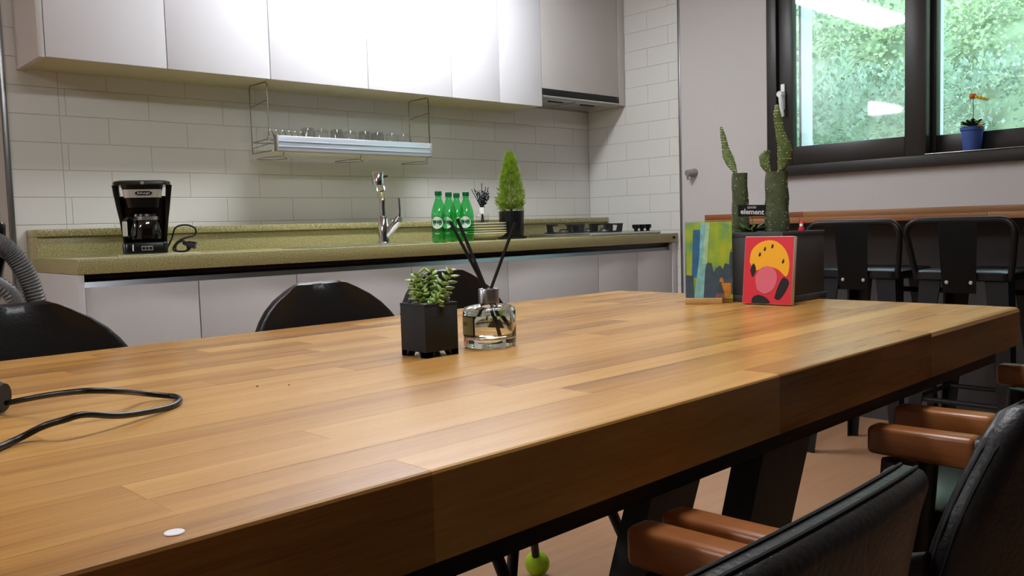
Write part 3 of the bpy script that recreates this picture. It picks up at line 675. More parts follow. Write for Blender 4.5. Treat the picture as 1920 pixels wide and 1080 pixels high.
# ------------------------------------------------------------------ wooden table: finger-jointed staves on black steel trestles
TT = .735; TB = .666; TH = .0294
t = thing('dining_table', 'long thick table of oiled wooden staves in the foreground', 'table', (0, 0, 0), TH)
rn = random.Random(21)
V0, V1, U0, U1 = .4862, 1.4319, -.30, 1.7792
NR = 20; RW = (V1 - V0) / NR
for r in range(NR):
    y0, y1 = V0 + RW * r, V0 + RW * (r + 1); cuts = [U0]
    x = U0 + rn.uniform(.1, .5)
    while x < U1 - .14: cuts.append(x); x += rn.uniform(.30, .62)
    cuts.append(U1)
    for a, c in zip(cuts, cuts[1:]):
        q = B(); g = .00012
        vs = box(q, a + g, c - g, y0 + g, y1 - g, TB, TT - rn.uniform(0, .00012))
        def edges(test): return [e for e in q.edges if all(test(v.co) for v in e.verts)]
        ed = []
        if r == 0: ed += edges(lambda p: p.y < y0 + .001 and p.z > TT - .01)
        if r == NR - 1: ed += edges(lambda p: p.y > y1 - .001 and p.z > TT - .01)
        if c == U1: ed += edges(lambda p: p.x > U1 - .001 and p.z > TT - .01)
        co = []
        if c == U1 and r == 0: co = edges(lambda p: p.x > U1 - .001 and p.y < y0 + .001)
        if c == U1 and r == NR - 1: co = edges(lambda p: p.x > U1 - .001 and p.y > y1 - .001)
        if ed or co: bmesh.ops.bevel(q, geom=list(set(ed + co)), offset=.003 if not co else .008, segments=2, profile=.5, affect='EDGES')
        obj('stave', q, M['table_wood'], t, smooth=False)
q = B(); box(q, U0 + .05, U1 - .10, V0 + .012, V0 + .052, TB - .022, TB - .0005, .001); obj('rail', q, M['black_steel'], t)
q = B(); box(q, U0 + .05, U1 - .10, V1 - .052, V1 - .012, TB - .022, TB - .0005, .001); obj('rail', q, M['black_steel'], t)
for v in (.84, 1.06):
    q = B(); prism(q, [(1.50, TB - .001), (1.70, TB - .001), (1.36, 0.0), (1.22, 0.0)], lambda a, z, d, v=v: (a, v - .03 + d, z), .06); obj('leg', q, M['black_steel'], t, smooth=False)
    q = B(); prism(q, [(-.05, TB - .001), (.15, TB - .001), (.43, 0.0), (.29, 0.0)], lambda a, z, d, v=v: (a, v - .03 + d, z), .06); obj('leg', q, M['black_steel'], t, smooth=False)
q = B(); box(q, 0, 1.60, .80, 1.10, TB - .0225, TB - .0005, .001); obj('under_plate', q, M['black_steel'], t)
b = B(); lathe(b, [(0, 0), (.0058, 0), (.0060, .0003), (.0056, .0007), (0, .0007)], 24); o = tag(obj('round_sticker', b, M['white_plastic']), 'small round white sticker near the front edge of the table', 'sticker'); o.location = (.189, .508, TT)
for (x, y, a) in ((.447, .924, .3), (.476, .902, 1.2)):
    b = B(); tube(b, [(-.0016, 0, .0008), (.0004, .0006, .0011), (.0018, 0, .0006)], [.0003, .0008, .0003], 6); o = tag(obj('crumb', b, M['soil']), 'tiny dark crumb on the table ' + ('right of the black cord' if a < 1 else 'nearer the succulent pot'), 'crumb', 'crumbs on the table'); o.location = (x, y, TT); o.rotation_euler = (0, 0, a)

# cord with its black handle at the left edge
t = thing('black_cord', 'black cable looping over the left end of the table from a dark handle', 'cable', (.16, .95, TT))
cp = [(.222, 1.058, .012), (.262, 1.072, .022), (.304, 1.066, .030), (.330, 1.030, .024), (.344, .991, .010), (.356, .958, .0045), (.361, .940, .0035), (.352, .912, .0035), (.329, .889, .0035), (.286, .886, .010), (.262, .922, .020), (.240, .912, .018), (.216, .895, .012), (.185, .855, .004), (.150, .820, .0035), (.10, .80, .0035)]
q = B(); tube(q, spline([(x * (1 - h / .175) - .16, y * (1 - h / .175) - .95, h) for x, y, h in cp], 6), .0030, 10); obj('cable', q, M['cord'], t)
q = B(); tube(q, [(-.09, .075, .018), (.02, .058, .018), (.040, .045, .0175), (.046, .040, .017)], [.017, .0175, .017, .0145], 20); obj('handle', q, M['black_matte'], t)

# ------------------------------------------------------------------ succulent in a square black pot
t = thing('potted_succulent', 'small jade-leaved succulent in a square black pot on the table', 'plant', (.7265, .9655, TT))
q = B(); a = .0285
box(q, -a, a, -a, a, .0075, .070, .0012)
for sx in (-1, 1):
    for sy in (-1, 1):
        prism(q, [(a - .0005, .0), (a - .013, .0), (a - .018, .0085), (a - .0005, .0085)], lambda u, z, d, sx=sx, sy=sy: (sx * u, sy * (a - .0005 - d), z), .012)
        prism(q, [(a - .0005, .0), (a - .013, .0), (a - .018, .0085), (a - .0005, .0085)], lambda u, z, d, sx=sx, sy=sy: (sx * (a - .0005 - d), sy * u, z), .012)
for e in ((-a, a, -a, -a + .004), (-a, a, a - .004, a), (-a, -a + .004, -a + .004, a - .004), (a - .004, a, -a + .004, a - .004)): box(q, e[0], e[1], e[2], e[3], .0695, .0735, .0006)
obj('pot', q, M['concrete_black'], t)
q = B(); box(q, -.0243, .0243, -.0243, .0243, .0700, .0712); obj('soil', q, M['soil'], t, smooth=False)
q = B()
for k in range(40):
    rr = random.Random(k); ball(q, (rr.uniform(-.022, .022), rr.uniform(-.022, .022), .0722), rr.uniform(.0012, .0024), 1, 1, .7, 8, 5)
obj('pebbles', q, M['pebble'], t, kind='stuff')
lm = B(); lf = []                                   # one thick pointed leaf, length 1 along x
for (x, w, h) in ((0, .10, .06), (.25, .24, .10), (.5, .30, .12), (.75, .22, .09), (1.0, .01, .01)):
    lf.append([lm.verts.new((x, w * math.cos(2 * PI * k / 8), h * math.sin(2 * PI * k / 8) + .10 * x * x)) for k in range(8)])
loft(lm, lf); bmesh.ops.recalc_face_normals(lm, faces=lm.faces[:])
leaf_me = bpy.data.meshes.new('leaf'); lm.to_mesh(leaf_me); lm.free(); leaf_me.materials.append(M['succulent']); leaf_me.polygons.foreach_set('use_smooth', [True] * len(leaf_me.polygons))
RI = Vector((.7354, -.677, 0))                      # branches fan out across the view of the table
def branch(p0, p1, n, L):
    p0, p1 = Vector(p0), Vector(p1)
    q = B(); tube(q, [p0, (p0 + p1) / 2, p1], [.0018, .0014, .001], 7); st = obj('stem', q, M['stem'], t)
    d = (p1 - p0).normalized(); s, w = frame_of(d)
    for k in range(n):
        f = .12 + .9 * k / n; P = p0.lerp(p1, min(f, 1)); a = k * 2.05 + p0.x * 300
        out = (s * math.cos(a) + w * math.sin(a)); x = (out + d * (.22 + .55 * max(0, f - .6))).normalized(); z = (d - x * d.dot(x)).normalized(); y = z.cross(x)
        o = bpy.data.objects.new('leaf', leaf_me); C.objects.link(o); o.parent = st
        l = 1.3 * L * (1.05 - .35 * f) * random.uniform(.85, 1.1)
        o.matrix_local = Matrix((tuple(x * l) + (0,), tuple(y * l) + (0,), tuple(z * l) + (0,), (0, 0, 0, 1))).transposed(); o.location = P
bx = lambda r, d, z: tuple(RI * r + Vector((.677, .7354, 0)) * d + Vector((0, 0, z)))
branch(bx(-.006, 0, .071), bx(-.014, -.004, .115), 16, .016)
branch(bx(.0, .006, .071), bx(.006, .0, .118), 17, .016)
branch(bx(-.004, -.010, .071), bx(-.022, -.010, .106), 12, .014)
branch(bx(.012, 0, .071), bx(.034, -.004, .116), 15, .015)
branch(bx(.012, -.008, .071), bx(.022, -.014, .088), 9, .014)
branch(bx(-.010, -.012, .071), bx(-.004, -.016, .090), 8, .013)
branch(bx(.004, -.014, .071), bx(.016, -.022, .080), 7, .012)
branch(bx(-.014, .008, .071), bx(-.02, .008, .098), 10, .013)

# ------------------------------------------------------------------ round glass diffuser
t = thing('glass_diffuser', 'round clear glass diffuser with three black reeds on the table', 'diffuser', (.8305, .957, TT))
R0 = .0388
q = B(); lathe(q, [(0, .0), (.033, .0), (.0375, .0018), (R0, .006), (R0, .053), (.0365, .0585), (.028, .0615), (.0145, .0635), (.0125, .0665), (.0125, .078), (.0095, .078), (.0095, .066), (.012, .0615), (.030, .0575), (.0355, .0535), (.0358, .017), (.033, .0135), (0, .0130)], 48); gb = obj('bottle', q, M['bottle_glass'], t, ang=60)
q = B(); lathe(q, [(0, .0134), (.0328, .0139), (.0354, .0172), (.0354, .0475), (0, .0475)], 48); obj('oil', q, M['liquid'], t, ang=60)
q = B(); lathe(q, [(.0128, .0645), (.0150, .0645), (.0150, .084), (.0142, .0855), (.0085, .0855), (.0085, .080), (.0128, .079), (.0128, .0645)], 36); obj('metal_neck', q, M['steel'], t, ang=50)
def reed(tip, low):
    q = B(); tube(q, [low, (tip[0] * .04, tip[1] * .04, .080), tip], .0024, 8); obj('reed', q, M['reed'], t)
rp = lambda r, d, z: tuple(RI * r + Vector((.677, .7354, 0)) * d + Vector((0, 0, z)))
reed(rp(-.0530, .006, .1845), rp(.026, -.003, .024)); reed(rp(-.042, .0, .1885), rp(.0125, -.012, .0175)); reed(rp(.042, .012, .181), rp(-.023, -.006, .036))
def curved(nm, a0, a1, z0, z1, r, m, par):
    q = B(); grid(q, lambda u, v: (r * math.cos(a0 + (a1 - a0) * u), r * math.sin(a0 + (a1 - a0) * u), z0 + (z1 - z0) * v), 14, 1); return obj(nm, q, m, par, rec=False)
lb = curved('label', math.radians(122), math.radians(196), .0185, .0480, R0 + .00025, M['ink'], gb)
curved('label_face', math.radians(124), math.radians(192), .0205, .0465, R0 + .0005, M['olive_label'], lb)
tx = text('lettering', 'ROBT', .0082, M['ink'], lb, Matrix()); wrap_text(tx, lambda x, y, z: ((R0 + .0007) * math.cos(math.radians(160) + x / R0), (R0 + .0007) * math.sin(math.radians(160) + x / R0), .036 + y))

# ------------------------------------------------------------------ skyline print in an acrylic stand
t = thing('skyline_picture', 'yellow and blue skyline painting in a clear stand on a wooden foot', 'picture', (1.548, 1.07, TT), math.atan2(-.081, .054))
HW, H = .0485, .163
lean = Matrix.Rotation(math.radians(-6), 4, 'X')
def pl(nm, polys, m, d, par, y0=.0, thick=.0003):
    q = B()
    for P in polys: prism(q, [((x - .5) * 2 * HW, z * H + .010) for x, z in P], lambda a, z, dd: (a, y0 - d - dd, z), thick)
    o = obj(nm, q, m, par, smooth=False); o.matrix_local = lean; return o
pm = bpy.data.materials.new('watercolour_sky'); pm.use_nodes = True; nt = pm.node_tree; bb = nt.nodes['Principled BSDF']
tc = nt.nodes.new('ShaderNodeTexCoord'); nn = nt.nodes.new('ShaderNodeTexNoise'); nn.inputs['Scale'].default_value = 22; nn.inputs['Detail'].default_value = 4; rr = nt.nodes.new('ShaderNodeValToRGB')
e = rr.color_ramp.elements; e[0].position = .36; e[0].color = lin((96, 158, 128)); e[1].position = .72; e[1].color = lin((216, 208, 62)); x = e.new(.50); x.color = lin((168, 190, 66))
nt.links.new(tc.outputs['Object'], nn.inputs['Vector']); nt.links.new(nn.outputs[0], rr.inputs[0]); nt.links.new(rr.outputs[0], bb.inputs['Base Color']); bb.inputs['Roughness'].default_value = .5
pic = pl('print', [[(0, 0), (1, 0), (1, 1), (0, 1)]], pm, 0, t, thick=.001)
sub = lambda nm, P, c, d: pl(nm, P, mat(nm + '_paint', c, .55, noise=.25, nscale=60), d, pic).__setattr__('matrix_local', Matrix())
sub('blue_tower', [[(.13, .28), (.22, .28), (.33, .90), (.17, .90)], [(.22, .28), (.36, .30), (.38, .90), (.33, .90)]], (58, 112, 164), .0011)
sub('pale_tower', [[(.18, .0), (.38, .0), (.44, .55), (.53, .99), (.33, .99), (.30, .55)]], (150, 204, 206), .0014)
sub('cream_light', [[(.36, .45), (.46, .45), (.53, .99), (.45, .99)]], (190, 216, 180), .0017)
sub('grey_city', [[(0, 0), (.18, 0), (.17, .30), (0, .31)], [(.38, 0), (.80, 0), (.80, .38), (.74, .43), (.66, .40), (.60, .34), (.56, .46), (.46, .47), (.40, .30)], [(.80, .06), (1.0, .06), (1, .60), (.95, .60), (.93, .44), (.84, .46), (.80, .38)]], (78, 90, 108), .0013)
sub('slender_mast', [[(.965, .30), (.985, .30), (.985, .64), (.97, .64)], [(.0, .31), (.012, .31), (.012, .60), (.004, .60)]], (70, 76, 86), .0015)
sub('orange_glow', [[(.76, .20), (.97, .20), (.96, .03), (.86, .02), (.80, .12)], [(.72, .22), (.82, .20), (.80, .27), (.74, .27)]], (232, 140, 52), .0018)
sub('rose_patch', [[(.62, .0), (.84, .0), (.82, .07), (.66, .06)]], (160, 96, 92), .0019)
q = B(); prism(q, [(-HW - .001, .008), (HW + .001, .008), (HW + .001, H + .012), (.004, H + .012), (-.004, H + .008), (-.012, H + .012), (-HW - .001, H + .012)], lambda a, z, d: (a, -.0038 - d, z), .0016); ac = obj('acrylic_cover', q, M['acrylic'], t, smooth=False); ac.matrix_local = lean
q = B(); prism(q, [(-HW - .001, .008), (HW + .001, .008), (HW + .001, H + .012), (-HW - .001, H + .012)], lambda a, z, d: (a, .0014 + d, z), .0016); ac = obj('acrylic_back', q, M['acrylic'], t, smooth=False); ac.matrix_local = lean
q = B(); box(q, -.049, .027, -.020, -.0062, 0, .012, .0008); obj('wooden_foot', q, M['pine'], t)
q = B(); box(q, -.049, .049, .0055, .018, 0, .012, .0008); obj('wooden_foot', q, M['pine'], t)
q = B(); box(q, -.049, .027, -.0062, .0055, 0, .0075, .0004); obj('wooden_foot', q, M['pine'], t)

# ------------------------------------------------------------------ red abstract canvas leaning on the planter (plain stand-in for a known artwork)
t = thing('red_canvas', 'small red canvas with yellow, pink and black shapes leaning on the planter', 'picture', (1.576, .948, TT), math.radians(-85.5))
CW, CH = .0535, .140
lean2 = Matrix.Rotation(math.radians(-7), 4, 'X')
q = B(); box(q, -CW, CW, -.007, .007, .0012, CH, .0012); cv = obj('canvas', q, [M['canvas_edge']], t); cv.matrix_local = lean2
def blob(nm, P, m, d, k=6):
    pts = spline([(x * 2 * CW - CW, 0, z * CH) for x, z in P + P[:1]], k)[:-1]
    q = B(); prism(q, [(p.x, p.z) for p in pts], lambda a, z, dd: (a, -.0070 - d - dd, z), .0003); return obj(nm, q, m, cv, smooth=False)
q = B(); box(q, -CW + .001, CW - .0005, -.0074, -.0069, .002, CH - .001); obj('red_ground', q, M['red'], cv, smooth=False)
blob('yellow_shape', [(.12, .62), (.16, .80), (.36, .92), (.62, .93), (.84, .80), (.93, .60), (.88, .42), (.70, .52), (.46, .56), (.26, .50)], M['gold'], .0005)
blob('pink_shape', [(.30, .22), (.26, .40), (.38, .54), (.58, .55), (.70, .42), (.64, .24), (.46, .16)], M['pink'], .0009)
blob('black_shape', [(.66, .10), (.72, .26), (.82, .40), (.94, .34), (.88, .20), (.76, .08)], M['ink'], .0007)
blob('black_shape', [(.14, .50), (.20, .60), (.26, .52), (.20, .40)], M['ink'], .0008)
blob('black_shape', [(.20, .02), (.22, .10), (.34, .14), (.50, .10), (.56, .02)], M['ink'], .0010)
for px, pz in ((.40, .80), (.55, .84), (.30, .72), (.78, .62)): blob('dark_fleck', [(px, pz), (px + .03, pz + .05), (px + .05, pz + .01), (px + .02, pz - .02)], M['ink'], .0009, 3)

# ------------------------------------------------------------------ cactus planter
t = thing('cactus_planter', 'charcoal box planter with two cut cactus columns at the table end', 'plant', (1.605, .93, TT))
PW, PD, PH = .172, .205, .142
q = B(); box(q, 0, PW, 0, PD, .012, PH, .002)
box(q, -.004, PW + .004, -.004, PD + .004, 0, .014, .002)
for e in ((-.001, PW + .001, -.001, .008), (-.001, PW + .001, PD - .008, PD + .001), (-.001, .008, .008, PD - .008), (PW - .008, PW + .001, .008, PD - .008)): box(q, e[0], e[1], e[2], e[3], PH - .004, PH + .006, .001)
obj('box', q, M['planter'], t)
q = B(); box(q, .008, PW - .008, .008, PD - .008, PH - .0005, PH + .001); obj('soil', q, M['soil'], t, smooth=False)
rn = random.Random(5)
def spines(surface, n, par, L=.0022):
    q = B()
    for k in range(n):
        p, nr = surface(rn.random(), rn.random()); ball(q, p, .0009, 1, 1, 1, 6, 4)
        for j in range(3):
            d = (nr + Vector((rn.gauss(0, .5), rn.gauss(0, .5), rn.gauss(0, .5)))).normalized(); s, w = frame_of(d)
            q.faces.new([q.verts.new(p + s * .0002), q.verts.new(p - s * .0002), q.verts.new(p + d * L)])
    obj('spines', q, M['spine'], par, kind='stuff', rec=False)
def column(x, y, h, rx, ry, rz, lean_x):
    def f(u, v):
        a = 2 * PI * u; w = 1 + .05 * math.sin(5 * a + 2) + .05 * math.sin(7 * v * 2 + a)
        c = (abs(math.cos(a)) ** .8) * math.copysign(1, math.cos(a)); s = (abs(math.sin(a)) ** .8) * math.copysign(1, math.sin(a)); k = (1.06 - .14 * v) * w
        px, py = rx * c * k, ry * s * k
        return Vector((x + px * math.cos(rz) - py * math.sin(rz) + lean_x * v, y + px * math.sin(rz) + py * math.cos(rz), PH + h * v))
    q = B(); n = 22; rings = [[q.verts.new(f(i / n, j / 9)) for i in range(n)] for j in range(10)]; loft(q, rings); cvx = q.verts.new(f(0, 1) * 0 + Vector((x + lean_x, y, PH + h + .0015)))
    c = obj('cactus_column', q, M['cactus'], t, ang=50)
    spines(lambda u, v: (f(u, v), (f(u, v) - Vector((x + lean_x * v, y, PH + h * v))).normalized()), 90, c)
    return c
def pad(par, pts, ws, thick, n=160):
    """flat joint growing along pts with half-widths ws across the view"""
    P = spline(pts, 5); k = len(P); W_ = []
    for i in range(k):
        f = i / (k - 1) * (len(ws) - 1); a = int(min(f, len(ws) - 2)); W_.append(ws[a] + (ws[a + 1] - ws[a]) * (f - a))
    A = Vector((.7354, -.677, 0)); D = Vector((.677, .7354, 0))
    def f(u, i): a = 2 * PI * u; return P[i] + A * (W_[i] * math.cos(a)) + D * (min(thick, W_[i] * .9) * math.sin(a))
    q = B(); rings = [[q.verts.new(f(j / 14, i)) for j in range(14)] for i in range(k)]; loft(q, rings)
    c = obj('cactus_pad', q, M['cactus_pad'], par, ang=60)
    spines(lambda u, v: ((lambda i: (f(u, i), (f(u, i) - P[i]).normalized()))(int(v * (k - 1)))), n, c, .003)
cx, cy = .085, .152
c1 = column(cx, cy, .136, .0175, .0165, -.75, -.004)
pad(c1, [(cx - .002, cy + .010, PH + .135), (cx - .001, cy + .024, PH + .160), (cx - .001, cy + .034, PH + .185), (cx, cy + .042, PH + .215), (cx, cy + .048, PH + .243)], [.003, .0105, .0125, .008, .0065, .0025], .005)
dx, dy = .085, .063
c2 = column(dx, dy, .134, .0245, .020, -.75, .0)
pad(c2, [(dx + .006, dy - .006, PH + .132), (dx + .010, dy - .012, PH + .155), (dx + .010, dy - .014, PH + .185), (dx + .004, dy - .008, PH + .215), (dx, dy - .004, PH + .250), (dx - .001, dy - .003, PH + .276)], [.005, .013, .0165, .013, .009, .008, .003], .007)
pad(c2, [(dx - .004, dy + .016, PH + .132), (dx - .008, dy + .022, PH + .148), (dx - .008, dy + .024, PH + .168), (dx - .004, dy + .019, PH + .181)], [.004, .0105, .0115, .005], .005, 90)
for k in range(16):
    a = k * 2.4; L = .03 + .012 * (k % 3); q = B(); o0 = Vector((.060, .112, PH + .001)); d = Vector((math.cos(a), math.sin(a), .55 + .25 * (k % 2))).normalized(); s = d.cross(Vector((0, 0, 1))).normalized()
    P = [o0, o0 + d * L * .5, o0 + d * L + Vector((0, 0, -.004))]; n2 = s.cross(d)
    R_ = [[q.verts.new(P[i] + s * w * math.cos(2 * PI * j / 6) + n2 * w * .35 * math.sin(2 * PI * j / 6)) for j in range(6)] for i, w in enumerate((.002, .005, .0006))]; loft(q, R_); obj('leaf', q, M['leaf_dark'], t)
q = B(); prism(q, [(-.0305, .0), (.0315, .0), (.0305, .0235), (-.0305, .025)], lambda a, z, d: (a * .7354 + .045 + d * .677, -a * .677 + .098 + d * .7354, z + PH + .040), .002); sg = obj('name_sign', q, M['black_matte'], t, smooth=False)
q = B(); tube(q, [(.0455, .0985, PH), (.0465, .099, PH + .045)], .0009, 6); obj('sign_stick', q, M['stem'], t)
mw = Matrix.Translation((.0445, .0975, PH + .049)) @ Matrix(((.7354, 0, -.677, 0), (-.677, 0, -.7354, 0), (0, 1, 0, 0), (0, 0, 0, 1)))
text('lettering', 'element', .0155, M['white_ink'], sg, mw @ Matrix.Rotation(math.radians(-3), 4, 'Z'), bold=.0004)
text('lettering', 'GOOD', .0062, M['white_ink'], sg, mw @ Matrix.Translation((-.001, .0095, 0)), bold=.0001)
t = thing('figurine', 'tiny red and white figurine on the rim of the cactus planter', 'figurine', (1.69, .9355, TT + PH + .006))
q = B(); lathe(q, [(0, 0), (.006, 0), (.0065, .004), (.004, .010), (0, .011)], 14); obj('coat', q, M['red'], t)
q = B(); ball(q, (0, 0, .0135), .0042, 1, 1, 1, 12, 8); obj('head', q, M['canvas_edge'], t)
q = B(); ball(q, (-.003, -.001, .0105), .0035, 1, 1, 1, 10, 6); obj('beard', q, M['white_plastic'], t)
q = B(); lathe(q, [(0, .016), (.0042, .016), (.002, .021), (0, .0225)], 12); obj('hat', q, M['red'], t)

# ------------------------------------------------------------------ bar ledge and stools under the window
t = thing('bar_ledge', 'long wooden bar ledge of joined boards along the window wall', 'bar', (3.45, 2.405, .888))
rn = random.Random(9)
for zz in ((0, .0245), (.0246, .049)):
    cuts = [0, -.02]; y = -rn.uniform(.3, .7)
    cuts = [0]
    while y > -3.0: cuts.append(y); y -= rn.uniform(.6, 1.0)
    cuts.append(-3.3)
    for a, c in zip(cuts, cuts[1:]):
        q = B(); box(q, 0, .399, c + .0003, a - .0003, zz[0], zz[1], .0015); obj('board', q, M['bar_wood'], t)
q = B(); box(q, .34, .398, -3.3, -.05, -.888, -.0005, .001); obj('back_panel', q, M['panel'], t)
for y in (-.10, -1.6): 
    q = B(); box(q, .05, .34, y - .02, y + .02, -.04, -.0005, .001); obj('bracket', q, M['black_steel'], t)
def stool(y, label, x=3.10):
    t = thing('bar_stool', label, 'stool', (x, y, 0), 0, 'metal bar stools')
    zs = .715
    q = B(); loft(q, [rect_ring(q, .155, .01, .32, zs - .035, .03), rect_ring(q, .160, .0, .325, zs - .03, .035), rect_ring(q, .160, .0, .325, zs - .006, .035), rect_ring(q, .152, .008, .317, zs, .035)])
    for v in q.verts: v.co = Vector((v.co.y, v.co.x, v.co.z))
    obj('seat', q, M['stool'], t)
    pts = [(.02, -.150, zs - .03), (.008, -.160, zs + .03), (-.012, -.172, zs + .12)]
    R_ = .045
    for k in range(7): a = PI * k / 12; pts.append((-.018, -.174 + R_ * (1 - math.cos(a)), zs + .128 + R_ * math.sin(a)))
    pts += [(p[0], -p[1], p[2]) for p in reversed(pts)]
    q = B(); tube(q, pts, .0105, 12); obj('back_hoop', q, M['stool'], t)
    q = B(); grid(q, lambda u, v: ((-.026 + .022 * (1 - v) ** 1.5) if v > .0 else -.004, (u - .5) * (.128 - .02 * (1 - v)), zs - .075 + v * .247), 4, 10)
    bmesh.ops.solidify(q, geom=q.faces[:], thickness=.004); obj('splat', q, M['stool'], t)
    for s in (-1, 1):
        q = B(); lathe(q, [(0, 0), (.0075, 0), (.006, .004), (0, .005)], 14)
        for v in q.verts: v.co = Vector((-.008 - v.co.z, v.co.x + s * .039, v.co.y + zs - .038))
        obj('bolt', q, M['bolt'], t)
    for sx in (-1, 1):
        for sy in (-1, 1):
            xt, yt = .163 + sx * .115, sy * .115; xb, yb = .163 + sx * .172, sy * .172
            q = B(); rings = []
            for (px, py, pz, w) in ((xt, yt, zs - .012, .052), (xt + (xb - xt) * .5, yt + (yb - yt) * .5, zs * .5, .036), (xb, yb, 0, .022)):
                rings.append([q.verts.new((px + a * w * sx, py + c * w * sy, pz)) for a, c in ((.5, .5), (-.9, .5), (-.9, .32), (.25, .25), (.32, -.9), (.5, -.9))])
            loft(q, rings); obj('leg', q, M['stool'], t, smooth=False)
    for (a, c) in (((-1, -1), (1, -1)), ((-1, 1), (1, 1)), ((-1, -1), (-1, 1)), ((1, -1), (1, 1))):
        q = B(); z = .26; k = .115 + .057 * (1 - z / zs) + .002
        tube(q, [(.163 + a[0] * k, a[1] * k, z), (.163 + c[0] * k, c[1] * k, z)], .009, 8); obj('foot_bar', q, M['stool'], t)
    for s in (-1, 1):
        q = B(); z = zs - .07; k = .115; tube(q, [(.163 - k, s * k, z), (.163 + k, s * k, z - .02)], .010, 8); obj('stretcher', q, M['stool'], t)
stool(1.505, 'black metal bar stool nearest the cactus planter')
stool(1.135, 'black metal bar stool in the middle, under the right half of the window')
stool(.755, 'black metal bar stool at the right edge of the view')

# wall hook and window-sill flower
t = thing('wall_bumper', 'small grey round bumper fixed to the wall beside the metal strip', 'hook', (3.85, 2.745, 1.165))
q = B(); tube(q, [(0, 0, 0), (-.004, 0, 0), (-.012, .0, .0), (-.046, .012, -.002), (-.05, .013, -.003)], [.024, .024, .019, .018, .015], 20); obj('body', q, M['grey_plastic'], t)
q = B(); lathe(q, [(0, -.038), (.0055, -.036), (.006, -.020), (0, -.014)], 12, (-.042, .012, 0)); obj('pin', q, M['chrome'], t)
t = thing('sill_flower', 'blue pot with a single orange flower on the window frame', 'plant', (3.852, 1.366, 1.1665))
q = B(); lathe(q, [(0, 0), (.031, 0), (.034, .006), (.041, .080), (.045, .083), (.046, .096), (.041, .097), (.039, .084), (0, .080)], 28); obj('pot', q, M['blue_pot'], t)
q = B(); rn = random.Random(8)
for k in range(160):
    a = rn.uniform(0, 2 * PI); d = Vector((math.cos(a), math.sin(a), rn.uniform(.05, .8))).normalized(); p = Vector((0, 0, .092)) + d * rn.uniform(.008, .036); L = rn.uniform(.014, .028); s, w = frame_of(d)
    q.faces.new([q.verts.new(p), q.verts.new(p + d * L * .5 + s * L * .4), q.verts.new(p + d * L), q.verts.new(p + d * L * .5 - s * L * .4)])
obj('foliage', q, M['leaf_dark'], t, kind='stuff', rec=False, smooth=False)
q = B(); tube(q, [(0, 0, .09), (.002, -.004, .16), (.0, -.002, .212)], .0016, 6); obj('stem', q, M['stem'], t)
for k in range(6):
    a = k * PI / 3; q = B(); c = Vector((0, -.002, .214)); d = Vector((math.cos(a) * .6, math.sin(a) * .6, .75)); ball(q, c + d * .012, .0085, 1, 1, 1.3, 10, 6); obj('petal', q, M['orange'], t)  # six petals
q = B()
for k in range(4): ball(q, (-.004 + .004 * k, -.016 - .011 * k, .218 - .004 * k), .008, .8, 1.3, .8, 10, 6)
obj('yellow_petal', q, M['yellow'], t)
q = B(); ball(q, (-.012, -.034, .100), .012, 1, 1, .8, 10, 6); obj('low_flower', q, M['yellow'], t)

